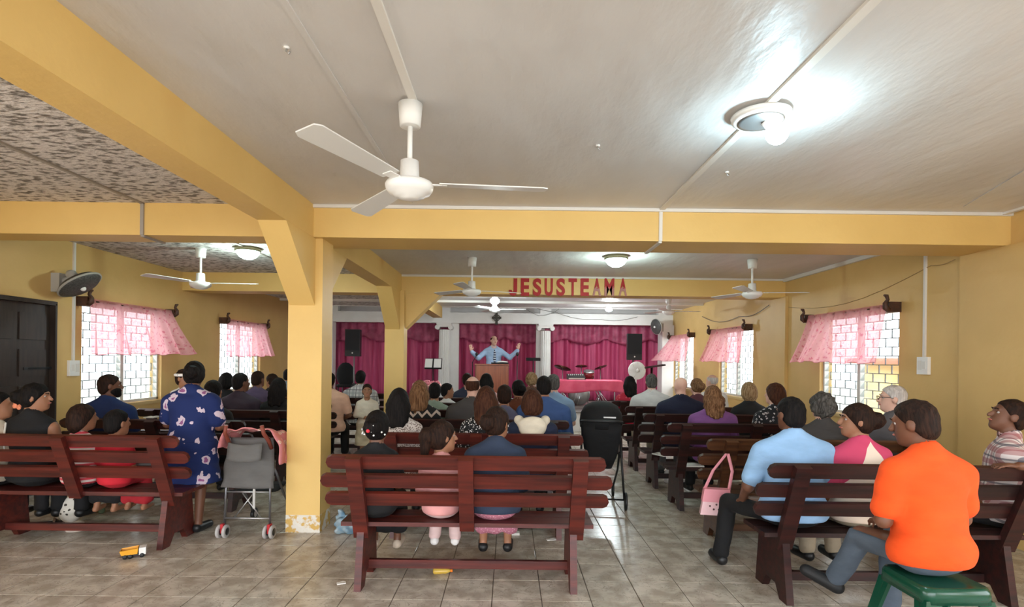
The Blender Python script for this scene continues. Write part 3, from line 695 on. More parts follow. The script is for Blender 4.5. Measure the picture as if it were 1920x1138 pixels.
        if not skirt or pose == 'seated':
            nv = Rl@np.array((0, 0, -1.)); g.clip(nv, nv@U((0, 0, -.075)))
        if pose == 'seated': g.clip((0, 0, -1), -(zs+.004))
        child({'cap': 'blouse', 'none': 'blouse'}.get(sleeve, 'shirt') if not skirt else 'dress_top', g, tm)
        if collar is not None:
            g = Field(lo, hi, res)
            g.apply(('cone', U((0, -.012, .49)), U((0, -.002, .545)), .064*s, .064*s), 0).apply(('cone', U((0, -.0, .54)), U((0, .02, .70)), .056*s, .07*s), 0, mode='sub')
            child('collar', g, collar)
    if bottom is not None:
        g = Field(lo, hi, res)
        g.apply(torso[0], kk, bulk*.8)
        if skirt and pose == 'stand':
            g.apply(('ell', (0, 0, hz+.02), np.array((.18*w, .14, .2))*s), .05, bulk)
            for q in (-.09, 0, .09): g.apply(('cone', (q*w*s, 0, hz-.05), (q*1.25*w*s, .0, skirt*s), .125*s, .15*s), .07*s, .0, noise=(.010, 30))
            g.clip((0, 0, -1), -skirt*s)
        elif skirt:
            for q in (-.09, 0, .09): g.apply(('cone', (q*s, .03, hz-.02*s), (q*1.3*s, .42*s, hz-.04*s), .098*s, .08*s), .06*s)
            for q in (-.1, 0, .1): g.apply(('cone', (q*1.2*s, .44*s, hz-.03), (q*1.3*s, .43*s, max(.30, hz-.30)), .07*s, .085*s), .05*s, noise=(.008, 34))
        else:
            for pr in leg_u: g.apply(pr, .04*s, .013, noise=nz)
            for g_ in LG: g.apply(('cone', g_[1], g_[1]+(g_[2]-g_[1])*.96, .056*s, .048*s), .02*s, .013, noise=nz)
        nv = Rl@np.array((0, 0, 1.)); g.clip(nv, nv@U((0, 0, .02)))
        child('skirt' if skirt else 'trousers', g, bottom)
    if not barefoot:
        for i, pr in enumerate(feet):
            mn, mx_ = np.minimum(pr[1], pr[2])-.08, np.maximum(pr[1], pr[2])+.08
            child('shoe', Field(mn, mx_, res).apply(pr, 0, .009), shoes or M_black)
    # hair in the head's own frame
    st_, hm = hair
    if st_ != 'bald':
        hm = HA[hm]; rr = max(min(res*.8, .014), .008)
        if res >= .02: rr = .015
        h = Field((-.2*hs, -.26*hs, -.56*hs), (.2*hs, .17*hs, .19*hs), rr); E = lambda c, r: ('ell', np.array(c)*hs, np.array(r)*hs)
        K = lambda a, b_, ra, rb: ('cone', np.array(a)*hs, np.array(b_)*hs, ra*hs, rb*hs)
        h.apply(E((0, -.014, .030), (.084, .102, .097)), 0, noise=(.003, 90) if st_ != 'curly' else (.012, 60))
        if st_ == 'short': h.apply(E((0, -.035, -.03), (.080, .075, .075)), .02)
        if st_ in ('bob',): h.apply(E((0, -.03, -.04), (.103, .095, .115)), .04, noise=(.004, 70))
        if st_ == 'curly': h.apply(E((0, -.03, -.01), (.105, .105, .11)), .04, noise=(.014, 55))
        if st_ in ('long', 'longwavy'):
            nn = (.004, 60) if st_ == 'long' else (.012, 45)
            h.apply(E((0, -.04, -.05), (.100, .085, .13)), .04, noise=nn)
            for q in (-.05, 0, .05): h.apply(K((q, -.06, -.05), (q*1.3, -.115, -.36), .055, .045), .05, noise=nn)
        if st_ in ('bun', 'pony'):
            h.apply(E((0, -.03, -.02), (.085, .085, .085)), .03); h.apply(E((0, -.125, .005 if st_ == 'bun' else .02), (.06, .055, .06)), .02, noise=(.006, 70))
            if st_ == 'pony': h.apply(K((0, -.14, 0), (0, -.15, -.22), .045, .02), .03)
        # face opening, slanted from the brow to below the ears
        cut = {'short': -.012, 'balding': -.004}.get(st_, -.034)
        h.clip((0, .78, -.62), -cut*hs if st_ in ('short', 'balding') else .034*hs)
        if st_ == 'balding': h.clip((0, 0, 1), .07*hs); h.apply(E((0, .0, .10), (.062, .085, .055)), 0, mode='sub')
        hh = child('hair', h, hm)
        if hh: hh.location = hc; hh.rotation_euler = Matrix(Hd.tolist()).to_euler()
    if face:
        for q in (-1, 1):
            e = MB().ball(HP((q*.031, .0685, .010)), .0112*hs, 10, 8).build('eye', M_eye, root)
            MB().ball(HP((q*.031, .0762, .010)), .0052*hs, 8, 6).build('iris', M_iris, e)
            MB().tube([HP((q*.014, .091, .030)), HP((q*.032, .092, .036)), HP((q*.050, .081, .031))], .0035*hs, 6).build('eyebrow', HA[hair[1]] if hair[0] != 'bald' else HA['grey'], root)
        MB().tube([HP((-.022, .088, -.053)), HP((-.01, .098, -.051)), HP((.01, .098, -.051)), HP((.022, .088, -.053))], [.003*hs, .006*hs, .006*hs, .003*hs], 6).build('lips', SK['lip'], root)
    root['hc'] = [float(v) for v in hc]
    return root, HP, hs, U
def seat_at(px, pytop, d, zs=.46, k=.985):
    p = at(px, pytop, d); return p.x, d, (p.z-zs)/(.128+.795)*k
def seated(label, px, pytop, d, **kw):
    x, y, s = seat_at(px, pytop, d)
    kw.setdefault('res', .014 if d < 5.2 else .018 if d < 7 else .022)
    return person(label, x, y, s=max(.62, min(s, 1.14)), **kw)
deg = math.radians
navy = cloth('navy', (.012, .018, .045)); jeans = cloth('jeans', (.07, .10, .16)); khaki = cloth('khaki', (.38, .31, .22)); dark = cloth('dark', (.012, .011, .012))
grey = cloth('grey', (.055, .05, .048)); greytrs = cloth('grey_trousers', (.15, .145, .15)); blackc = cloth('black', (.007, .007, .008))
# --- rear bench of the centre block
a = seated('girl in black dress with beaded black hair on the rear centre bench', 707, 778, 3.83, w=.9, hair=('bun', 'black'), top=blackc, bottom=blackc, skirt=True, skin='brown', hy=deg(-8), legs=None, shoes=cloth('cream_sandal', (.55, .45, .35)))
r_, HP, hs, U = a
for k in range(12):
    an = random.uniform(-1.1, 1.1); zz = random.uniform(-.05, .03)
    p = HP((.10*math.sin(an), -.03-.105*math.cos(an)-.03*(abs(an) < .5), zz)); MB().ball(p, .007, 8, 6).build('hair_bead', mat('bead_white', (.8, .8, .78), rough=.2), r_)
MB().ball(HP((.0, -.185, -.01)), .014, 8, 6).build('hair_clip', mat('bead_red', (.6, .03, .05), rough=.3), r_)
seated('small girl in pink shirt turned sideways on the rear centre bench', 828, 803, 3.83, w=.9, hair=('pony', 'dkbrown'), top=cloth('pink', (.66, .30, .29)), bottom=cloth('pale_pink', (.7, .5, .48)), skin='tan', hy=deg(-62), face=True, res=.011, sleeve='long', shoes=cloth('white_shoe', (.75, .72, .7)))
seated('woman in navy jacket and pink lace skirt on the rear centre bench', 930, 768, 3.83, w=1.08, hair=('bun', 'dkbrown'), top=cloth('navy_jacket', (.022, .034, .065)), sleeve='long', bottom=spots('pink_lace', (.45, .16, .22), (.62, .32, .38), 60, .35), skirt=True, skin='tan', hy=deg(-38), res=.011, lean=.12, bulk=.022, shoes=M_black)
# --- second bench
seated('woman with long straight black hair and speckled white blouse on a centre bench', 748, 728, 4.92, hair=('long', 'black'), top=spots('lace_white', (.62, .55, .5), (.18, .13, .11), 75, .42), bottom=dark, skin='tan')
seated('woman with long brown hair in black top with white flecks', 912, 722, 4.92, hair=('long', 'brown'), top=spots('flecks', (.008, .008, .009), (.75, .72, .7), 55, .34, warp=.02), bottom=dark, skin='pale')
a = seated('woman with brown bob and cream hood over navy top', 998, 728, 4.92, hair=('bob', 'brown'), top=navy, sleeve='long', bottom=dark, skin='tan', w=1.05)
r_, HP, hs, U = a
g = Field((-.3, -.35, .6), (.3, .3, 1.5), .012); 
for q in (-1, 1): g.apply(('cone', U((q*.13, -.04, .50)), U((0, -.15, .37)), .045, .05), .03)
g.apply(('ell', U((0, -.125, .44)), (.12, .05, .10)), .05, noise=(.006, 40)); g.apply(('cone', U((0, 0, .5)), U((0, .02, .7)), .085, .10), 0, mode='sub')
link('hood', g.mesh('hood'), cloth('cream_fleece', (.72, .64, .50)), r_)
# --- third and further benches, centre
seated('woman with highlighted brown hair in black zigzag top', 787, 711, 6.0, hair=('long', 'light'), top=stripes('zigzag', (.008, .008, .009), (.5, .4, .33), 9, zig=.05, w=.3), bottom=dark, skin='tan')
seated('balding man in charcoal grey shirt on a centre bench', 886, 700, 6.0, hair=('balding', 'brown'), top=grey, bottom=dark, skin='pale', w=1.15)
seated('person in slate purple shirt between the grey shirt and the cream hood', 946, 722, 6.0, hair=('short', 'dkbrown'), top=cloth('slate', (.10, .10, .16)), bottom=dark, w=.85)
seated('black-haired man in royal blue shirt at the aisle end of a centre bench', 1020, 699, 6.0, hair=('short', 'black'), top=cloth('royal_blue', (.04, .085, .22)), sleeve='long', bottom=dark, skin='tan', w=1.22, arms=('lap', ((.27, .06, .16), (.22, .30, .02))))
seated('grey-haired man in light blue shirt ahead of the royal blue shirt', 1038, 697, 7.07, hair=('short', 'dkgrey'), top=cloth('steel_blue', (.20, .29, .42)), bottom=dark, skin='pale', w=1.1)
seated('woman with black hair bun and rust brown top', 972, 712, 7.07, hair=('bun', 'black'), top=cloth('rust', (.16, .045, .02)), bottom=dark, w=.85, hy=deg(25))
seated('person in sage green shirt beside the highlighted brown hair', 815, 719, 7.07, hair=('short', 'black'), top=cloth('sage', (.24, .30, .24)), bottom=dark)
seated('boy with white collar in profile before the fluted column', 838, 722, 8.15, hair=('short', 'black'), top=cloth('white_collar', (.70, .68, .66)), bottom=dark, hy=deg(-75), w=.85)
seated('woman with black hair and pale pink top before the lectern', 912, 697, 8.15, hair=('long', 'black'), top=cloth('blush', (.72, .45, .47)), bottom=dark)
seated('dark-haired man just beyond the balding man', 876, 698, 9.25, hair=('short', 'dkbrown'), top=cloth('dark_blue2', (.03, .04, .08)), bottom=dark)
seated('blond woman on the front centre bench', 997, 696, 9.25, hair=('curly', 'blond'), top=cloth('brown_top', (.14, .06, .04)), bottom=dark, skin='pale')
# --- bench block by the window wall
R9 = seated('man in light blue tee on the rear bench by the window wall', 1490, 742, 3.72, hair=('short', 'black'), top=cloth('light_blue', (.28, .46, .70)), bottom=blackc, skin='brown', w=1.22, hy=deg(14), lean=.05, res=.011, bulk=.02, shoes=M_black,
       arms=(((-.31, .03, .15), (-.26, .24, .02)), 'lap'), legs=(((-.26, .46, .50), (-.30, .50, .09), (-.31, .64, .04)), None))
# raglan tee: cream back wedge on a rose shirt
rag = mat('rose_tee', (.55, .055, .13), rough=.85); N, L, b = nodes(rag)
tc = N.new('ShaderNodeTexCoord'); sp = N.new('ShaderNodeSeparateXYZ'); L.new(tc.outputs['Object'], sp.inputs[0])
wv = math_node(N, L, 'ADD', math_node(N, L, 'ABSOLUTE', math_node(N, L, 'SUBTRACT', sp.outputs[0], .03)), math_node(N, L, 'MULTIPLY', sp.outputs[2], .62))
L.new(mix_node(N, L, math_node(N, L, 'LESS_THAN', wv, .66), (.55, .055, .13), (.78, .64, .52)), b.inputs['Base Color'])
seated('woman in rose and cream tee looking sideways on the rear bench by the window wall', 1611, 757, 3.74, hair=('bun', 'dkbrown'), top=rag, bottom=khaki, skin='tan', w=1.08, hy=deg(68), face=True, res=.010, yaw=deg(6))
# man on stool
ox_, oy_ = at(1745, 1060, 2.72).x, 2.72
ztop = at(1715, 752, 2.74).z
a = person('man in bright orange tee and grey jeans seated on the green stool', ox_, oy_, s=(ztop-.535)/.923, zs=.535, w=1.08, hair=('short', 'dkbrown'), top=cloth('orange', (.86, .085, .008), .9), bottom=cloth('faded_jeans', (.085, .11, .145)), skin='brown', yaw=deg(4), hy=deg(34), hp=deg(-8), lean=.10, res=.0095, bulk=.018, face=True,
       arms=(((-.235, .03, .15), (-.12, .21, .115)), ((.24, .05, .15), (.12, .24, .12))), legs=(((-.075, .385, .60), (-.06, .63, .25), (-.19, .72, .27)), ((.15, .42, .57), (.15, .46, .12), (.16, .60, .04))), shoes=mat('black_shoe', (.010, .010, .011), rough=.6), fold=.006)
# plaid man at the end of the bench
pm = plaid('plaid_red', (.70, .62, .60), (.30, .06, .07), (.10, .09, .12), 11)
x, y, s = seat_at(1890, 745, 3.74)
person('man in red and white plaid shirt resting his arm along the bench back', x+.05, 3.80, s=s*1.0, w=1.2, hair=('short', 'dkbrown'), top=pm, bottom=dark, skin='brown', yaw=deg(48), hy=deg(20), hp=deg(14), res=.010, face=True, bulk=.02,
       arms=(((-.33, -.30, .33), (-.52, -.05, .385)), 'lap'), hand=({'dir': (-.6, .7, .05), 'palm': (0, 0, 1), 'curl': .3}, None), collar=pm)
seated('woman with curly dark grey hair on the brown bench', 1543, 735, 4.80, hair=('curly', 'dkgrey'), top=grey, bottom=dark, skin='pale', w=1.05)
a = seated('grey-haired man with glasses in profile on the brown bench', 1678, 716, 4.80, hair=('short', 'white'), top=cloth('dim_grey', (.09, .085, .09)), bottom=dark, skin='pale', hy=deg(66), face=True, res=.011, w=1.1)
r_, HP, hs, U = a
gm = MB()
for q in (-1, 1):
    gm.tube([HP((q*.031+.024*math.cos(t), .108, .008+.018*math.sin(t))) for t in np.linspace(0, 2*PI, 15)], .002, 5, cap=False); gm.tube([HP((q*.055, .106, .012)), HP((q*.080, .05, .014)), HP((q*.083, -.01, .008))], .0022, 5)
gm.tube([HP((-.008, .110, .012)), HP((.008, .110, .012))], .002, 5); gm.build('glasses', M_black, r_)
seated('woman with wavy blond brown hair in purple top', 1337, 722, 5.9, hair=('longwavy', 'light'), top=cloth('purple', (.20, .075, .24)), sleeve='long', bottom=dark, skin='pale', w=1.2)
seated('woman with brown bob in paisley print blouse', 1455, 715, 5.9, hair=('bob', 'brown'), top=spots('paisley', (.012, .012, .015), (.55, .52, .52), 26, .30, (.05, .05, .06), warp=.03), bottom=dark, skin='pale', hy=deg(30))
seated('bald man in dark navy shirt', 1277, 702, 6.9, hair=('bald', 'grey'), top=cloth('deep_navy', (.008, .010, .03)), bottom=greytrs, skin='pale', w=1.28, hy=deg(14))
seated('woman with blond bob in dark top near the middle window', 1405, 715, 6.9, hair=('bob', 'blond'), top=dark, bottom=dark, skin='pale')
seated('man in pale grey dress shirt with dark grey hair', 1222, 697, 7.95, hair=('short', 'dkgrey'), top=cloth('pale_grey', (.56, .54, .53)), sleeve='long', bottom=khaki, skin='pale', w=1.25)
seated('woman with tied light brown hair beside the bald man', 1307, 708, 7.95, hair=('bun', 'light'), top=cloth('maroon_top', (.10, .03, .04)), bottom=dark, skin='pale', hy=deg(20))
seated('older man with thin white hair and white shirt by the middle window', 1336, 699, 9.0, hair=('balding', 'white'), top=cloth('white_shirt', (.72, .70, .68)), bottom=khaki, skin='pale', hy=deg(35))
seated('woman with long black hair in red patterned dress near the table', 1181, 704, 9.0, hair=('long', 'black'), top=spots('red_floral', (.50, .02, .05), (.62, .14, .16), 24, .3), bottom=dark, skin='tan')
# --- bench block by the door wall
seated('dark-haired child in cream top at the outer end of the rear door side bench', -8, 738, 4.60, hair=('short', 'black'), top=cloth('cream_top', (.55, .48, .38)), bottom=dark, hy=deg(-60), w=.8)
a = seated('woman in black top with orange flower in her black hair', 63, 717, 4.60, hair=('bun', 'black'), top=blackc, sleeve='none', bottom=blackc, hy=deg(-68), skin='tan', res=.011, face=True, w=1.05)
r_, HP, hs, U = a
fm = MB()
for k in range(5):
    an = 2*PI*k/5; c_ = Vector(HP((-.06, -.14, -.06))); fm.ball(c_+Vector((.030*math.cos(an), -.012, .030*math.sin(an))), (.022, .010, .022), 8, 6)
fm.build('hair_flower', mat('petal_orange', (.80, .27, .14), rough=.6), r_)
MB().tube([U((-.12, -.135, .46)), U((-.13, -.145, .3)), U((-.11, -.145, .12))], .007, 6).build('piping', mat('white_piping', (.7, .68, .62)), r_)
seated('child in red and white striped shirt on the rear door side bench', 152, 768, 4.58, hair=('bob', 'dkbrown'), top=stripes('candy', (.70, .58, .54), (.55, .05, .07), 26), bottom=dark, skirt=True, hy=deg(-35), skin='tan', w=.95, barefoot=True, legs=None)
seated('small child in plain red shirt on the rear door side bench', 217, 782, 4.58, hair=('short', 'black'), top=cloth('red', (.55, .015, .03)), bottom=cloth('red2', (.45, .02, .03)), skirt=True, hy=deg(-20), skin='tan', w=.95, barefoot=True)
BM = seated('bearded man in cobalt blue shirt against the bright window', 203, 698, 5.65, hair=('short', 'dkbrown'), top=cloth('cobalt', (.010, .028, .11)), bottom=dark, skin='brown', w=1.25, hy=deg(-50), res=.012, face=True); r_, HP, hs, U = BM
hm_ = Matrix(np.array(rot(rz=deg(-50))).tolist()).to_4x4(); g = Field((-.12, -.1, -.16), (.12, .14, .06), .009)
g.apply(('ell', (0, .026, -.052), (.066, .072, .070)), 0).apply(('ell', (0, .066, -.096), (.034, .032, .030)), .02).apply(('ell', (0, .06, .03), (.06, .07, .07)), 0, mode='sub').clip((0, -.9, .45), -.012)
be = link('beard', g.mesh('beard'), HA['black'], r_); be.location = r_['hc']; be.rotation_euler = (0, 0, deg(-50))
seated('dark-haired child just beyond the woman in the blue dress', 399, 712, 5.65, hair=('short', 'black'), top=dark, bottom=dark, w=.9)
seated('woman in black with earring beside the lectern side window', 424, 697, 7.85, hair=('bob', 'black'), top=blackc, bottom=dark)
seated('man in dark plum shirt under the small window', 450, 696, 6.75, hair=('short', 'black'), top=cloth('plum', (.035, .022, .035)), bottom=dark, skin='brown', hy=deg(-35), w=1.15)
seated('man in dusty purple shirt by the door side wall', 483, 693, 7.85, hair=('short', 'dkbrown'), top=cloth('dusty_purple', (.10, .075, .14)), bottom=dark, skin='brown', w=1.1, hy=deg(-20))
seated('woman with tied hair glancing sideways near the door side wall', 510, 701, 8.95, hair=('bun', 'dkbrown'), top=dark, bottom=dark, skin='tan', hy=deg(75))
seated('woman with long black hair in black beside the near column', 522, 708, 6.75, hair=('long', 'black'), top=blackc, bottom=dark, w=.95)
seated('man in light blue shirt half hidden by the near column', 540, 690, 10.05, hair=('short', 'black'), top=cloth('sky_blue', (.30, .40, .52)), bottom=dark)
seated('man in peach shirt peeking out behind the near column', 617, 695, 7.85, hair=('short', 'black'), top=cloth('peach', (.70, .42, .30)), bottom=dark, w=1.3, skin='brown')
seated('man in white and grey plaid shirt below the tall speaker', 676, 692, 8.95, hair=('short', 'black'), top=plaid('plaid_white', (.66, .66, .66), (.32, .33, .36), (.10, .10, .12), 9), bottom=dark, w=1.2, skin='brown')
# --- standing people
flor = spots('floral_blue', (.006, .017, .095), (.55, .45, .52), 9, .36, (.25, .08, .20), warp=.14)
wx = at(357, 800, 4.84).x
a = person('standing woman in long blue floral dress holding a baby', wx, 4.86, s=.905, pose='stand', w=1.2, hair=('bun', 'black'), top=flor, sleeve='short', bottom=flor, skirt=.50, skin='brown', res=.011, lean=.02, hy=deg(18), hp=deg(-10), bulk=.022,
       arms=(((-.27, .04, .17), (-.10, .24, .22)), ((.25, .05, .15), (.05, .26, .12))))
b_ = person('baby with white headband carried on the shoulder of the standing woman', wx-.165, 5.00, s=.42, zs=1.02, pose='carry', z0=0, hair=('short', 'dkbrown'), top=cloth('baby_white', (.7, .68, .66)), sleeve='long', bottom=cloth('baby_pink', (.7, .5, .5)), skin='tan', yaw=deg(200), hy=deg(60), res=.010, face=True, hs=.70, legs=(((-.05, .10, .98), (-.05, .09, .88), (-.05, .13, .86)), ((.05, .10, .98), (.05, .09, .88), (.05, .13, .86))))
r_, HP, hs, U = b_
MB().tube([HP((.083*math.cos(t), -.012+.10*math.sin(t), .045)) for t in np.linspace(0, 2*PI, 25)], .014, 8, cap=False).build('headband', mat('band_white', (.82, .80, .78)), r_)
gx = at(688, 760, 8.05).x
person('little girl in cream cardigan and dress standing in the aisle', gx, 8.05, s=.69, pose='stand', hair=('short', 'dkbrown'), top=cloth('cream_cardigan', (.72, .64, .52)), sleeve='long', bottom=cloth('cream_dress', (.62, .50, .34)), skirt=.42, skin='tan', yaw=PI+deg(14), res=.011, face=True, hs=.86, w=.95,
       arms=(((-.22, .05, .18), (-.05, .22, .16)), ((.22, .05, .18), (.05, .22, .16))))
pr_ = at(925, 690, 12.8)
a = person('balding preacher with raised hands in light blue shirt and tie', pr_.x, 12.95, s=1.03, pose='stand', z0=STAGE_Z, hair=('balding', 'brown'), top=cloth('dress_blue', (.36, .50, .72)), sleeve='long', bottom=dark, skin='pale', yaw=PI+deg(12), hy=deg(8), res=.013, face=True, w=1.08,
       arms=(((-.37, .10, .27), (-.54, .20, .45)), ((.37, .10, .25), (.56, .20, .40))), hand=({'dir': (-.15, .05, 1), 'palm': (.3, -1, 0), 'curl': .15}, {'dir': (.15, .05, 1), 'palm': (-.3, -1, 0), 'curl': .15}), collar=cloth('dress_blue', (.36, .50, .72)))
r_, HP, hs, U = a
tie = [U((0, .085, .46)), U((0, .128, .38)), U((0, .142, .28)), U((0, .145, .10)), U((0, .150, .02))]
tm = MB()
tm.grid(lambda u, v: tuple(np.array(tie[min(int(v*4), 3)])*(1-(v*4-min(int(v*4), 3)))+np.array(tie[min(int(v*4)+1, 4)])*(v*4-min(int(v*4), 3))+np.array(((u-.5)*(.03+.06*v), .006-.02*(2*u-1)**2, 0))), 4, 12)
thick(tm.build('necktie', stripes('tie', (.02, .03, .09), (.55, .60, .66), 18, zig=0), r_), .008)

# ------------------------------------------------------------------ PROPS
def lathe_at(c, d, prof, seg=24):
    q = Vector((0, 0, 1)).rotation_difference(Vector(d)).to_matrix().to_4x4(); return MB().lathe(prof, c, seg, q)
# green stool under the man in orange
st_ = thing('plastic_stool', 'dark green plastic stool under the man in orange', 'stool', (ox_-.0, oy_-.02, 0))
h = .53
def rsq(a, r, n=4):
    pts = []
    for q in range(4):
        cx, cy = [(a-r, a-r), (-a+r, a-r), (-a+r, -a+r), (a-r, -a+r)][q]
        for k in range(n+1): an = PI/2*q+PI/2*k/n; pts.append((cx+r*math.cos(an), cy+r*math.sin(an)))
    return pts
def loft(levels):
    mb = MB(); n = len(levels[0][0]); vs = [(p[0], p[1], z) for pl, z in levels for p in pl]
    return mb.add(vs, [(i*n+k, i*n+(k+1) % n, (i+1)*n+(k+1) % n, (i+1)*n+k) for i in range(len(levels)-1) for k in range(n)]+[tuple(range(n))[::-1], tuple((len(levels)-1)*n+k for k in range(n))], True)
loft([(rsq(.172, .05), h-.075), (rsq(.168, .05), h-.02), (rsq(.16, .05), h-.003), (rsq(.145, .05), h)]).build('seat', M_green, st_)
for sx in (-1, 1):
    for sy in (-1, 1):
        MB().add([(sx*.163, sy*.163, h-.06), (sx*.085, sy*.163, h-.06), (sx*.085, sy*.148, h-.06), (sx*.148, sy*.148, h-.06), (sx*.148, sy*.085, h-.06), (sx*.163, sy*.085, h-.06),
                  (sx*.25, sy*.25, 0), (sx*.205, sy*.25, 0), (sx*.205, sy*.235, 0), (sx*.235, sy*.235, 0), (sx*.235, sy*.205, 0), (sx*.25, sy*.205, 0)],
                 [(i, (i+1) % 6, 6+(i+1) % 6, 6+i) for i in range(6)]+[(0, 1, 2, 3, 4, 5), (6, 7, 8, 9, 10, 11)]).build('leg', M_green, st_)
        MB().tube([(sx*.160, sy*.125, h-.08), (sx*.228, sy*.215, .05)], .008).build('rib', M_green, st_)

# grey stroller with blanket
gp = at_floor(461, 1009); g0 = gp
sr = thing('stroller', 'folding stroller with grey fabric back and red hubs beside the near column', 'stroller', (gp.x, gp.y, 0))
M_gf = cloth('stroller_grey', (.13, .125, .12)); M_tube = mat('stroller_tube', (.16, .16, .17), rough=.35, metal=.7); M_rub = mat('wheel_grey', (.42, .40, .39), rough=.7); M_hub = mat('hub_red', (.45, .02, .025), rough=.4)
def wheel(c, r, w_, par, mr, mh):
    wh = MB().lathe([(r*.55, -w_/2), (r*.9, -w_/2), (r, -w_*.3), (r, w_*.3), (r*.9, w_/2), (r*.55, w_/2)], c, 24, Matrix.Rotation(PI/2, 4, 'Y')).build('wheel', mr, par)
    MB().lathe([(.012, -w_*.56), (r*.58, -w_*.5), (r*.58, w_*.5), (.012, w_*.56)], c, 16, Matrix.Rotation(PI/2, 4, 'Y')).build('hub', mh, wh)
for sx in (-1, 1):
    for o_ in (-.028, .028): wheel((sx*.205+o_, 0, .058), .058, .026, sr, M_rub, M_black)
    MB().box(sx*.205-.012, sx*.205+.012, -.02, .03, .045, .125).build('wheel_fork', M_hub, sr)
    wheel((sx*.19, .55, .058), .058, .03, sr, M_black, M_rub)
    MB().tube([(sx*.20, .02, .10), (sx*.195, .03, .42), (sx*.18, .10, .75), (sx*.175, .04, .88)], .011).build('rear_tube', M_tube, sr)
    MB().tube([(sx*.19, .55, .06), (sx*.185, .32, .34), (sx*.18, .12, .62)], .011).build('front_tube', M_tube, sr)
    MB().tube([(sx*.18, .08, .78), (sx*.178, .02, .86), (sx*.168, -.05, .93), (sx*.155, -.06, 1.0)], .017).build('handle', mat('handle_grip', (.22, .05, .03), rough=.5), sr)
MB().tube([(-.2, .03, .40), (.2, .03, .40)], .008).tube([(-.2, .02, .17), (.2, .02, .17)], .009).build('cross_bar', M_steel, sr)
for sx in (-1, 1): MB().tube([(sx*.12, .03, .17), (-sx*.05, .03, .39)], .006).build('x_brace', M_steel, sr)
def gb(u, v):
    wd = (.47-.09*v)*(1-.03*math.sin(v*9)); x = (u-.5)*wd; return (x, .02-.05*math.sin(PI*u)*(.6+.4*math.sin(v*PI))+.09*v+.012*math.sin(v*11+u*5), .44+.43*v)
thick(MB().grid(gb, 16, 16).build('fabric_back', M_gf, sr), .02)
thick(MB().grid(lambda u, v: ((u-.5)*.30, -.055-.02*math.sin(PI*u)+.08*v*.4, .70-.02*math.sin(PI*u)+.145*v), 10, 6).build('back_pocket', M_gf, sr), .012)
thick(MB().grid(lambda u, v: ((u-.5)*.36, .06+.36*v, .40-.03*math.sin(PI*v)), 6, 6).build('seat_sling', blackc, sr), .015)
MB().box(.07, .09, -.03, -.022, .27, .44).build('strap', mat('strap_grey', (.45, .44, .42)), sr)
blm = spots('pink_blanket', (.68, .24, .25), (.78, .55, .50), 14, .3, (.80, .42, .22), warp=.08)
def blf(u, v):
    a = (u-.47)*3.5; x = .255*math.sin(max(-1.5, min(1.5, a)))+(.03 if a > 0 else -.01); drop = max(0, abs(a)-.8)
    return (x+.012*math.sin(v*12), .06+.36*v+.015*math.sin(u*25), .965-.06*(1-math.cos(min(abs(a), 1.5)))-(.24 if a > 0 else .14)*drop-.06*v+.012*math.sin(u*31+v*7))
bl = thick(MB().grid(blf, 50, 12).build('baby_blanket', blm), .008); bl.location = (gp.x, gp.y-.05, -.005)
tag(bl, 'pink patterned baby blanket draped over the grey stroller', 'blanket')

# black stroller in the aisle
bp = at_floor(1128, 950)
bs = thing('stroller', 'black stroller with rounded black canopy standing in the aisle', 'stroller', (bp.x, 5.95, 0), deg(-8))
loft([(rsq(.12, .05), .42), (rsq(.17, .07), .55), (rsq(.215, .09), .80), (rsq(.225, .10), .93)]).build('shell', blackc, bs)
def can(u, v): a = PI*u; t = PI*.5*v; return (.235*math.cos(a), .02+.24*math.cos(t)*math.sin(a)*1.0-.10*(1-v)*0-.05, .86+.27*math.sin(t)*(.25+.75*math.sin(a)))
MB().lathe([(.232, .86), (.238, .93), (.225, 1.02), (.18, 1.10), (.10, 1.14), (.01, 1.15)], (0, -.0, 0), 28).build('canopy', blackc, bs)
for sx in (-1, 1):
    MB().tube([(sx*.2, .0, .88), (sx*.22, -.16, .52), (sx*.25, -.2, .11)], .012).build('rear_leg', M_black, bs)
    MB().tube([(sx*.2, -.1, .60), (sx*.2, .2, .35), (sx*.16, .38, .11)], .012).build('front_leg', M_black, bs)
    wheel((sx*.265, -.2, .095), .095, .03, bs, M_black, M_tube); wheel((sx*.16, .38, .08), .08, .03, bs, M_black, M_tube)
MB().tube([(-.25, -.2, .11), (.25, -.2, .11)], .010).build('axle', M_black, bs)
MB().tube([(-.21, -.05, .88), (-.215, -.26, .95), (-.12, -.30, .96), (.12, -.30, .96), (.215, -.26, .95), (.21, -.05, .88)], .014).build('handlebar', M_black, bs)
MB().box(.02, .15, -.236, -.231, .985, 1.0).build('label_strip', mat('strip_grey', (.7, .7, .7)), bs)

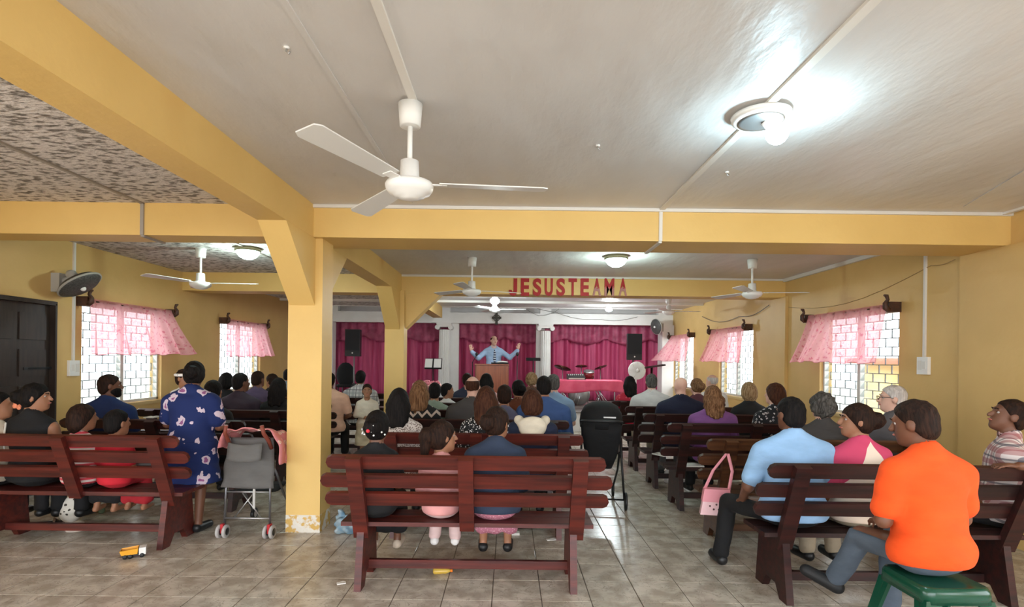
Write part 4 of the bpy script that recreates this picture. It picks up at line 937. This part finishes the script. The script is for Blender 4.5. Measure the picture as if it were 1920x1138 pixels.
# pink bag hung on the brown bench
bgp = at(1342, 935, 4.42)
pb = thing('handbag', 'small pink handbag hanging from the end of the brown bench', 'bag', (bgp.x, bgp.y, bgp.z-.13), deg(-12))
M_pk = mat('bag_pink', (.80, .50, .52), (.84, .58, .60), scale=9, rough=.5)
MB().prism([(-.125, 0), (.125, -.0), (.10, .20), (-.09, .20)], -.035, .035, 'y').build('body', M_pk, pb)
MB().prism([(-.112, .11), (.112, .11), (.104, .215), (-.094, .215)], -.042, .040, 'y').build('flap', mat('bag_flap', (.78, .30, .35), rough=.5), pb)
for sx, pts in ((-1, [(-.09, 0, .2), (-.02, .02, .36), (.09, .05, .50)]), (1, [(.10, 0, .2), (.13, .02, .36), (.10, .05, .50)])):
    thick(MB().grid(lambda u, v: tuple(Vector(pts[0]).lerp(Vector(pts[1]), min(1, v*2)).lerp(Vector(pts[2]), max(0, v*2-1))+Vector(((u-.5)*.025, 0, 0))), 1, 8).build('strap', mat('bag_flap', (1, 1, 1)), pb), .004)
for x, z in ((-.05, .075), (-.02, .05), (.0, .09)): MB().ball((x, -.036, z), (.008, .003, .008), 8, 6).build('print_dot', mat('bag_dot', (.12, .05, .05)), pb)
MB().ball((.03, -.036, .05), (.020, .003, .012), 8, 6).build('print_patch', mat('bag_dot', (0, 0, 0)), pb)

# things lying on the floor
tp = at_floor(250, 1044); tk = thing('toy_truck', 'small yellow and white toy dump truck lying on the tiles', 'toy', (tp.x, tp.y, 0), deg(28))
M_ty = mat('toy_yellow', (.78, .36, .03), rough=.4)
MB().add([(-.075, -.035, .03), (.03, -.035, .03), (.03, .035, .03), (-.075, .035, .03), (-.085, -.042, .065), (.035, -.042, .075), (.035, .042, .075), (-.085, .042, .065)], [(0, 1, 2, 3), (0, 1, 5, 4), (1, 2, 6, 5), (2, 3, 7, 6), (3, 0, 4, 7)]).build('dump_bed', M_ty, tk).modifiers.new('t', 'SOLIDIFY').thickness = .004
MB().box(.04, .085, -.035, .035, .02, .075).build('cab', mat('toy_white', (.75, .74, .70), rough=.4), tk)
MB().box(-.07, .08, -.03, .03, .015, .028).build('chassis', M_black, tk)
for x in (-.05, -.015, .06):
    for sy in (-1, 1): MB().lathe([(.004, -.008), (.016, -.008), (.016, .008), (.004, .008)], (x, sy*.034, .016), 14, Matrix.Rotation(PI/2, 4, 'X')).build('wheel', M_black, tk)
def bottle(p, label, mb_, mc, size=1.0, lie=None, band=None):
    o = thing('bottle', label, 'bottle', p); r = .032*size; H = .2*size
    M = Matrix.Identity(4) if lie is None else Matrix.Translation((0, 0, r)) @ Matrix.Rotation(lie, 4, 'Z') @ Matrix.Rotation(PI/2, 4, 'Y') @ Matrix.Translation((0, 0, -H*.5))
    MB().lathe([(r*.6, 0), (r, .01), (r, H*.3), (r*.9, H*.5), (r, H*.65), (r*.5, H*.85), (r*.4, H*.9)], seg=18, M=M).build('body', mb_, o)
    MB().lathe([(r*.45, H*.89), (r*.45, H), (r*.4, H*1.01)], seg=14, M=M).build('cap', mc, o)
    if band: MB().lathe([(r*1.02, H*.32), (r*1.02, H*.6)], seg=18, M=M).build('label', band, o)
p = at_floor(830, 1076); bottle((p.x, p.y, 0), 'small juice bottle with orange cap lying under the rear centre bench', mat('juice', (.55, .36, .06), rough=.15), mat('cap_orange', (.85, .22, .02), rough=.4), .72, lie=deg(6))
p = at_floor(190, 962); bottle((p.x, p.y, 0), 'clear bottle with green cap standing under the door side bench', mat('bottle_green', (.16, .22, .14), rough=.15), mat('cap_green', (.02, .25, .06), rough=.4), .95, band=mat('label_white', (.75, .75, .72)))
p = at_floor(1250, 905); bottle((p.x, p.y, 0), 'white bottle standing on the floor by a bench leg', mat('bottle_white', (.72, .70, .68), rough=.2), M_pvc, 1.0)
# spotted bag
p = at_floor(140, 982); sb = thing('tote_bag', 'white bag with dark spots slumped under the door side bench', 'bag', (p.x, p.y, 0))
f_ = Field((-.25, -.2, -.02), (.25, .2, .35), .01); f_.apply(('ell', (-.03, 0, .13), (.10, .07, .13)), .03, noise=(.012, 30)); f_.clip((0, 0, -1), 0)
link('bag_body', f_.mesh('bag_body'), spots('bag_spots', (.72, .68, .60), (.06, .05, .04), 24, .28, warp=.02), sb)
MB().tube([(-.09, -.02, .2), (-.07, -.04, .30), (.0, -.04, .31), (.03, -.02, .2)], .008).build('handle', mat('bag_strap', (.25, .18, .12)), sb)
hp_ = at_floor(158, 985); hat = MB().lathe([(.085, 0), (.088, .012), (.06, .02), (.052, .06), (.03, .075), (.002, .08)], seg=20).build('baby_hat', cloth('hat_cream', (.62, .54, .46))); hat.location = (hp_.x+.03, hp_.y-.12, 0)
tag(hat, 'small cream sun hat lying beside the spotted bag', 'hat')
for (px_, py_, a_) in ((95, 982, .3), (112, 990, .1)):
    p = at_floor(px_, py_); o = thing('sandal', 'dark flat sandal lying %s the spotted bag' % ('farther from' if px_ < 100 else 'close beside'), 'sandal', (p.x, p.y, 0), a_, 'loose sandals under the bench')
    MB().prism([(-.12, -.03), (.0, -.038), (.10, -.04), (.13, 0), (.10, .04), (0, .035), (-.12, .03)], 0, .018, 'z').build('sole', dark, o)
    MB().tube([(.04, -.04, .015), (.03, 0, .05), (.04, .04, .015)], .009).build('strap', mat('strap_brown', (.2, .12, .08)), o)
# crumpled plastic bag by the column
p = at_floor(655, 998); pl = Field((-.25, -.2, -.03), (.25, .25, .3), .011)
for c_, r_2 in (((-.03, 0, .06), (.11, .08, .09)), ((.06, .02, .08), (.09, .07, .07)), ((-.08, .02, .13), (.03, .03, .08))): pl.apply(('ell', c_, r_2), .03, noise=(.02, 48))
pl.clip((0, 0, -1), 0)
tag(link('plastic_bag', pl.mesh('plastic_bag'), mat('bag_blue_grey', (.30, .36, .38), (.16, .30, .42), scale=12, rough=.25)), 'crumpled blue grey plastic bag by the bench end', 'bag').location = (p.x, p.y, 0)
def paper(px_, py_, w_, d_, label, z=0.0, rz=0, y=None, m=None, h_=.006, nm='paper', cat='paper'):
    p = at_floor(px_, py_, z); o = MB().add(*(lambda q: (q.v, q.f))(MB().box(-w_/2, w_/2, -d_/2, d_/2, 0, h_))).grid(lambda u, v: ((u-.5)*w_*.98, (v-.5)*d_*.98, h_+.003*math.sin(u*7)*math.sin(v*5)+.0035), 6, 5).build(nm, m or mat('paper_white', (.78, .76, .72), rough=.7))
    o.location = p; o.rotation_euler = (0, 0, rz); return tag(o, label, cat)
paper(965, 1002, .09, .05, 'small white card lying on tiles beyond the lace skirt', h_=.02)
paper(640, 1094, .06, .03, 'scrap of white wrapper on tiles beside the rear centre bench', rz=.4)
paper(1035, 1012, .10, .03, 'torn white wrapper at the foot of a centre bench leg', rz=.3)
paper(1242, 853, .16, .20, 'open white booklet on the aisle end of a maroon bench seat', z=.457, rz=.5, h_=.012)
paper(1297, 873, .22, .16, 'white folded sheet on the brown bench seat', z=.457, h_=.012)
paper(1618, 1085, .14, .06, 'white paper scrap on the floor under the rear window side bench', rz=.2)
paper(285, 783, .10, .12, 'white pamphlet resting on a bench top by the lit window', z=.955, h_=.008)

# ------------------------------------------------------------------ wall things
def wall_fan(c, d, label, r=.20, par=None):
    d = Vector(d).normalized(); o = thing('wall_fan', label, 'fan', c); q = Vector((0, 0, 1)).rotation_difference(d).to_matrix().to_4x4()
    M_wf = mat('fan_grey', (.40, .38, .34), rough=.5)
    MB().lathe([(.02, .10), (.05, .098), (r*.8, .085), (r, .05), (r, .035), (r*.85, .0), (.06, -.02)], seg=36, M=q).build('grille_cage', mat('fan_mesh', (.04, .038, .036), (.10, .095, .09), scale=60, rough=.6), o)
    MB().lathe([(r*.985, .033), (r*1.03, .036), (r*1.03, .052), (r*.985, .055)], seg=36, M=q).build('rim', M_wf, o)
    MB().lathe([(.05, -.02), (.06, -.05), (.055, -.12), (.03, -.15)], seg=20, M=q).build('motor', M_wf, o)
    MB().ball(q @ Vector((0, 0, .102)), (.03, .03, .03)).build('badge', M_pvc, o)
    return o, q, M_wf
p = at(145, 528, 6.3); o, q, mwf = wall_fan((p.x, p.y, p.z), (.59, .11, -.79), 'grey wall fan tilted downward above the dark door', .235)
MB().box(XL-p.x, XL-p.x+.10, -.08, .05, -.13, .09).build('bracket', mwf, o)
MB().tube([(XL-p.x+.08, -.02, 0), (-.07, .03, .06)], .03, 10).build('arm', mwf, o)
p = at(1233, 612, 14.3); o, q, mwf = wall_fan((p.x, p.y, p.z), (-.9, -.42, -.2), 'grey wall fan beside the stage drapes', .21)
MB().box(4.18-p.x-.14+.0, 4.18-p.x+.02, .25, .36, -.12, .10).build('bracket', mwf, o); MB().tube([(.05, .05, 0), (4.18-p.x-.06, .3, 0)], .035, 10).build('arm', mwf, o)
def switchbox(c, sx, label, ztop):
    o = thing('switch_box', label, 'switch', c)
    MB().box(min(0, sx*.035), max(0, sx*.035), -.075, .075, -.11, .08).build('box', M_pvc, o); MB().box(min(0, sx*.042), max(0, sx*.042), -.05, -.01, -.05, .03).build('switch', M_batten, o); MB().box(min(0, sx*.04), max(0, sx*.04), .01, .06, -.06, .04).build('socket_plate', M_batten, o)
    MB().box(min(0, sx*.022), max(0, sx*.022), -.014, .014, .08, ztop-c[2]).build('conduit', M_batten, o)
p = at(1735, 683, 5.77); switchbox((XR, 5.77, p.z), -1, 'white switch box with vertical conduit on the window wall', ZC-.05)
p = at(140, 688, 6.52); switchbox((XL, 6.54, p.z), 1, 'white switch box with vertical conduit between door and window', ZC)
# ------------------------------------------------------------------ stage furniture
Z0 = STAGE_Z
lc = thing('lectern', 'plain reddish wood lectern in front of the preacher', 'lectern', (-.40, 12.35, Z0))
MB().box(-.37, .37, -.02, .02, 0, 1.02).build('front_panel', M_lect, lc)
for sx in (-1, 1): MB().prism([(.02, 0), (.40, 0), (.40, .95), (.02, 1.02)], sx*.37-.018, sx*.37+.018, 'x').build('side_panel', M_lect, lc)
MB().prism([(-.04, 1.02), (-.04, 1.05), (.44, .98), (.44, .95)], -.40, .40, 'x').build('top', M_lect, lc)
fo = MB().box(-.20, .20, -.14, .14, 0, .02).build('folder', M_black); fo.location = (-.22, 12.50, Z0+1.047); fo.rotation_euler = (-.145, 0, 0); tag(fo, 'black folder lying on the lectern', 'folder')
bk = MB().prism([(-.12, 0), (0, .012), (.12, 0), (.12, .02), (0, .035), (-.12, .02)], -.08, .08, 'y').build('open_book', mat('paper_white', (1, 1, 1))); bk.location = (-.16, 12.47, Z0+1.078); bk.rotation_euler = (-.145, 0, 0); tag(bk, 'open white book on the black folder', 'book')
def mic(x, y, zt, dx, label):
    o = thing('microphone_stand', label, 'microphone', (x, y, Z0)); h_ = zt-Z0
    MB().lathe([(.13, 0), (.13, .015), (.02, .03)]).build('base', M_black, o); MB().tube([(0, 0, .02), (0, 0, h_-.18)], .012).build('pole', M_black, o)
    MB().tube([(0, 0, h_-.2), (dx, -.02, h_-.03)], .009).build('boom', M_black, o); MB().ball((dx*1.1, -.02, h_), (.035, .035, .045)).build('microphone', M_black, o)
p = at(886, 672, 12.6); mic(p.x, 12.6, at(892, 664, 12.6).z, .09, 'black boom microphone stand beside the preacher')
p = at(970, 664, 12.6); mic(p.x, 12.6, p.z, 0, 'straight black microphone stand before the drape')
def music_stand(x, y, zt, label, tilt=.5, sheets=True, w_=.42):
    o = thing('music_stand', label, 'music stand', (x, y, Z0)); h_ = zt-Z0
    M = Matrix.Translation((0, 0, h_)) @ Matrix.Rotation(-tilt, 4, 'X')
    MB().box(-w_/2, w_/2, -.008, .008, 0, .30, M).box(-w_/2, w_/2, -.06, .0, 0, .012, M).build('desk', M_black, o)
    if sheets:
        for x_ in (-.11, .11): MB().box(x_-.10, x_+.08, -.02, -.01, .015, .28, M).build('sheet', mat('paper_white', (1, 1, 1)), o)
    MB().tube([(0, 0, .25), (0, 0, h_+.05)], .013).build('pole', M_black, o)
    for k in range(3): a_ = 2*PI*k/3; MB().tube([(0, 0, .3), (.25*math.cos(a_), .25*math.sin(a_), .01)], .008).build('leg', M_black, o)
p = at(812, 692, 13.2); music_stand(p.x, 13.2, p.z, 'black music stand with white sheets beside the fluted column')
p = at(1000, 676, 13.4); music_stand(p.x, 13.4, p.z, 'black music stand tilted flat behind the lectern', 1.35, False, .36)
def speaker(px_, y0, y1, y, label, slabel):
    p1, p0 = at(px_, y0, y), at(px_, y1, y)
    o = thing('loudspeaker', label, 'speaker', (p0.x, y, p0.z)); H = p1.z-p0.z
    MB().prism([(-.18, -.15), (.18, -.15), (.13, .17), (-.13, .17)], 0, H, 'z').build('cabinet', M_black, o)
    MB().box(-.165, .165, -.158, -.15, .14, H-.02).build('grille', mat('spk_grille', (.010, .011, .014), rough=.7), o); MB().ball((.0, -.158, .08), (.018, .006, .018)).build('badge', M_pvc, o)
    s2 = thing('speaker_stand', slabel, 'stand', (p0.x, y, Z0)); h_ = p0.z-Z0
    MB().tube([(0, 0, .1), (0, 0, h_-.002)], .018).build('pole', mat('stand_grey', (.2, .2, .2), rough=.4), s2)
    for k in range(3): a_ = 2*PI*k/3+.5; MB().tube([(0, 0, .55), (.4*math.cos(a_), .4*math.sin(a_), .01)], .011).build('leg', M_black, s2)
speaker(664, 618, 668, 13.0, 'tall black loudspeaker on a pole before the drape near the columns', 'tripod pole under the loudspeaker near the yellow columns')
speaker(1187, 626, 675, 13.0, 'tall black loudspeaker on a pole beside the drum cymbals', 'tripod pole under the loudspeaker beside the cymbals')
# table with cloth, mixer and drum set
tx0, tx1 = at(1046, 712, 12.45).x, at(1164, 712, 12.45).x; tw = tx1-tx0; tz = at(1100, 713, 12.45).z-Z0
tb = thing('folding_table', 'folding table with grey crossed legs under the pink cloth', 'table', ((tx0+tx1)/2, 12.75, Z0))
MB().box(-tw/2, tw/2, -.3, .3, tz-.03, tz-.008).build('table_top', M_pvc, tb)
for sx in (-1, 1):
    for sy in (-1, 1): MB().tube([(sx*.10+sx*.02, sy*.25, tz-.03), (sx*.45, sy*.25, .0)], .012).build('leg', M_steel, tb)
    MB().tube([(sx*.6, -.25, tz-.03), (sx*.6, -.25, 0)], .014).build('leg', M_steel, tb)
def tcf(u, v):
    x = (u-.5)*(tw+.02); t = v*1.1
    if t < .25: return (x, -.31-.02*math.sin(u*30), -.25+t)
    return (x, -.31+(t-.25)/.85*.64, .0)
def tcf(u, v):
    per = -.27+v*1.15; x = (u-.5)*(tw+.04)*(1.06 if per < 0 else 1)
    return (x, -.315-.015*math.sin(u*34)*(-per*3), per*(1+.12*math.sin(u*7))) if per < 0 else (x, min(-.315+per, .33), .004-max(0, per-.645))
tc_ = thick(MB().grid(tcf, 60, 24).build('tablecloth', M_cloth), .005); tc_.location = ((tx0+tx1)/2, 12.75, Z0+tz); tag(tc_, 'bright pink cloth draped over the folding table', 'tablecloth')
kx = at(1080, 712, 12.7).x; kb = thing('mixing_desk', 'small black mixing desk with grey keys on the pink table', 'mixer', (kx, 12.72, Z0+tz+.008))
MB().prism([(-.14, 0), (.16, 0), (.16, .13), (-.14, .05)], -.21, .21, 'x').build('body', M_black, kb)
MB().box(-.19, .19, -.15, -.139, .008, .04).build('front_strip', mat('keys_grey', (.5, .52, .45), rough=.4), kb)
for k in range(8): MB().tube([(-.17+.048*k, .04, .09), (-.17+.048*k, .035, .125)], .012).build('knob', M_pvc, kb)
def cymbal(px_, py_, w_, tilt, y, label):
    p = at(px_, py_, y); o = thing('cymbal_stand', label, 'cymbal', (p.x, y, Z0)); h_ = p.z-Z0
    M = Matrix.Rotation(tilt, 4, 'Y') @ Matrix.Rotation(-.25, 4, 'X')
    MB().lathe([(w_, -.012), (w_*.4, .004), (w_*.18, .012), (w_*.12, .03), (.01, .034)], (0, 0, h_), 28, M).build('cymbal', mat('bronze_dark', (.10, .035, .02), rough=.35, metal=.7), o)
    MB().tube([(0, 0, .3), (0, 0, h_)], .011).build('pole', M_steel, o)
    for k in range(3): a_ = 2*PI*k/3; MB().tube([(0, 0, .35), (.26*math.cos(a_), .26*math.sin(a_), .01)], .009).build('leg', M_steel, o)
cymbal(1055, 689, .22, .28, 13.6, 'dark cymbal tilted down toward the mixing desk')
cymbal(1090, 686, .155, .0, 13.8, 'level dark cymbal between the two tilted ones')
cymbal(1126, 688, .165, -.3, 13.5, 'dark cymbal tilted down away from the loudspeaker')
def drum(px_, py_, y, r, hh, label, d=(0, -.3, 1)):
    p = at(px_, py_, y); o = thing('drum', label, 'drum', (p.x, y, p.z if hh < .3 else Z0)); q = Vector((0, 0, 1)).rotation_difference(Vector(d)).to_matrix().to_4x4(); c = (0, 0, 0) if hh < .3 else (0, 0, r+.02)
    MB().lathe([(r, -hh/2), (r, hh/2)], c, 24, q).build('shell', mat('drum_red', (.20, .015, .02), rough=.25), o)
    for z in (-hh/2, hh/2): MB().lathe([(r*.2, z-.004), (r*1.03, z-.012), (r*1.03, z+.012), (r*.2, z+.004)], c, 24, q).build('hoop', M_steel, o)
    if hh < .3: MB().tube([(0, .05, -.05), (0, .1, Z0-p.z)], .012).build('mount_pole', M_steel, o)
drum(1104, 703, 13.3, .13, .18, 'small red tom drum behind the pink table')
drum(1085, 735, 13.9, .26, .36, 'large bass drum below the cymbals', (0, -1, .0001))
# pedestal fan, reading stand, chair, flowers, cross
p = at(1197, 695, 12.6); pf = thing('pedestal_fan', 'white round pedestal fan beside the pole of the loudspeaker', 'fan', (p.x, 12.75, Z0)); h_ = p.z-Z0; q = Vector((0, 0, 1)).rotation_difference(Vector((.1, -1, .05))).to_matrix().to_4x4()
cg = MB()
for k in range(28):
    a_ = 2*PI*k/28; cg.tube([q @ Vector((.04*math.cos(a_), .04*math.sin(a_), .06))+Vector((0, 0, h_)), q @ Vector((.15*math.cos(a_), .15*math.sin(a_), .055))+Vector((0, 0, h_)), q @ Vector((.205*math.cos(a_), .205*math.sin(a_), .0))+Vector((0, 0, h_))], .003, 4)
cg.build('grille_wires', M_pvc, pf)
MB().lathe([(.20, -.012), (.215, -.01), (.215, .01), (.20, .012)], (0, 0, h_), 32, q).build('rim', M_pvc, pf); MB().lathe([(.005, .07), (.04, .066), (.045, .05)], (0, 0, h_), 16, q).build('badge', M_pvc, pf)
for k in range(3): MB().prism([(.03, -.03), (.17, -.06), (.18, .04), (.03, .03)], -.005, .0, 'z', Matrix.Translation((0, 0, h_)) @ q @ Matrix.Rotation(2*PI*k/3, 4, 'Z') @ Matrix.Rotation(.4, 4, 'X')).build('blade', mat('fan_blade_beige', (.6, .57, .5)), pf)
MB().lathe([(.05, -.15), (.07, -.05), (.05, -.02)], (0, 0, h_), 16, q).build('motor', M_pvc, pf); MB().tube([(0, .08, .02), (0, .08, h_-.02)], .014).build('pole', M_pvc, pf); MB().lathe([(.18, 0), (.18, .02), (.03, .04)], (0, .08, 0)).build('base', M_pvc, pf)
p = at(1222, 688, 12.9); rs = thing('keyboard_stand', 'slanted dark red board on a post beside the pedestal fan', 'stand', (p.x, 12.9, Z0)); h_ = p.z-Z0
M = Matrix.Translation((0, 0, h_)) @ Matrix.Rotation(-.16, 4, 'Y'); MB().box(-.30, .30, -.14, .14, -.012, .025, M).build('board', M_wood2, rs); MB().tube([(0, 0, 0), (0, 0, h_-.01)], .03).build('post', M_wood2, rs); MB().box(-.22, .22, -.03, .03, 0, .04).box(-.03, .03, -.2, .2, 0, .04).build('foot', M_wood2, rs)
p = at(652, 715, 13.75); ch = thing('padded_chair', 'black padded chair on the stage beside the loudspeaker pole', 'chair', (p.x, 13.75, Z0))
loft([(rsq(.2, .08), .60), (rsq(.22, .1), .7), (rsq(.2, .1), .78)]); bkf = Field((-.3, -.3, .3), (.3, .3, 1.2), .02); bkf.apply(('ell', (0, -.18, .72), (.24, .06, .32)), 0); link('backrest', bkf.mesh('backrest'), blackc, ch)
loft([(rsq(.22, .06), .40), (rsq(.24, .06), .44), (rsq(.22, .06), .48)]).build('seat', blackc, ch)
for sx in (-1, 1):
    for sy in (-1, 1): MB().tube([(sx*.18, sy*.18, .42), (sx*.2, sy*.2, 0)], .014).build('leg', M_black, ch)
p = at(800, 725, 11.2); fp = thing('flower_arrangement', 'pink flower arrangement on a dark pedestal before the fluted column', 'flowers', (p.x, 11.2, 0)); rnd = random.Random(3)
MB().lathe([(.16, 0), (.16, .04), (.07, .08), (.06, .6), (.12, .68), (.13, .74)]).build('pedestal', M_door, fp); MB().lathe([(.05, .74), (.10, .78), (.12, .9), (.1, .93)]).build('vase', mat('vase_red', (.12, .02, .02), rough=.3), fp)
fz_ = p.z
for k in range(26):
    a_, r_3, z_ = rnd.uniform(0, 2*PI), rnd.uniform(.0, .30), rnd.uniform(-.12, .10); c_ = Vector((r_3*math.cos(a_), r_3*math.sin(a_)*.7, fz_+z_*(1-r_3*1.5)+.02))
    bl_ = MB()
    for j in range(5): b_2 = 2*PI*j/5; bl_.ball(c_+Vector((.030*math.cos(b_2), .030*math.sin(b_2)*.6, .026*math.sin(b_2))), .030, 7, 5)
    bl_.build('blossom', mat('petal_%d' % (k % 3), [(.72, .32, .33), (.78, .48, .44), (.60, .18, .22)][k % 3], rough=.7), fp)
    MB().tube([(0, 0, .9), c_*.6+Vector((0, 0, .36)), c_], .006, 5).build('stem', mat('stem_green', (.04, .10, .03)), fp)
p = at(931, 597, 14.66); cr = thing('wall_cross', 'dark ornate cross fixed to the white frieze', 'cross', (p.x, 14.695, p.z)); M_cr = mat('cross_dark', (.06, .055, .04), rough=.5)
MB().prism([(-.035, -.17), (.035, -.17), (.03, .16), (-.03, .16)], -.03, 0, 'y').build('upright', M_cr, cr); MB().prism([(-.13, -.01), (.13, -.01), (.13, .05), (-.13, .05)], -.028, 0, 'y').build('arm', M_cr, cr)
MB().tube([(.085*math.cos(t), -.018, .02+.085*math.sin(t)) for t in np.linspace(0, 2*PI, 25)], .014, 6, cap=False).build('ring', M_cr, cr)
def wire(pts, label, r=.006, m=None):
    P_ = [Vector(p) for p in pts]; out = []
    for i in range(len(P_)-1):
        for k in range(8): out.append(P_[i].lerp(P_[i+1], k/8)+Vector((0, 0, -.06*math.sin(PI*k/8)*(P_[i+1]-P_[i]).length)))
    out.append(P_[-1]); return tag(MB().tube(out, r, 6).build('cable', m or mat('cable_grey', (.18, .16, .14))), label, 'cable')
wire([at(965, 562, 14.65), at(1010, 592, 14.65), at(1040, 585, 14.65), at(1060, 566, 14.65)], 'loose cable looping across the white frieze')
wire([at(972, 562, 14.66), at(1040, 585, 14.66), at(1125, 599, 14.66), at(1195, 594, 14.66)], 'long thin cable sagging along the white frieze')
wire([(XR-.03, 9.2, 2.60), (XR-.03, 10.4, 2.50), (XR-.03, 12.4, 2.66)], 'dark cable sagging on the window wall beyond the lettered beam')
wire([(XR-.04, 5.35, 2.66), (XR-.006, 5.7, 2.66), (XR-.006, 8.6, 2.50)], 'thin cable running along the window wall under the ceiling', .004, mat('cable_tan', (.35, .22, .08)))

for (px_, py_, lb) in ((537, 88, 'small white hook in the main ceiling near the duct to the fan'), (1121, 272, 'small white hook in the main ceiling between fan and round lamp'), (1363, 322, 'small white hook in the main ceiling close to the near beam')):
    u_, v_ = uv(px_, py_); d_ = (ZC-CH)/v_; o = thing('ceiling_hook', lb, 'hook', (u_*d_, d_, ZC), group='ceiling hooks')
    MB().lathe([(.014, -.008), (.014, 0)], seg=12).build('plate', M_pvc, o); MB().tube([(0, 0, -.005), (0, 0, -.02), (.012, 0, -.03), (.016, 0, -.02)], .004, 6).build('hook', M_steel, o)
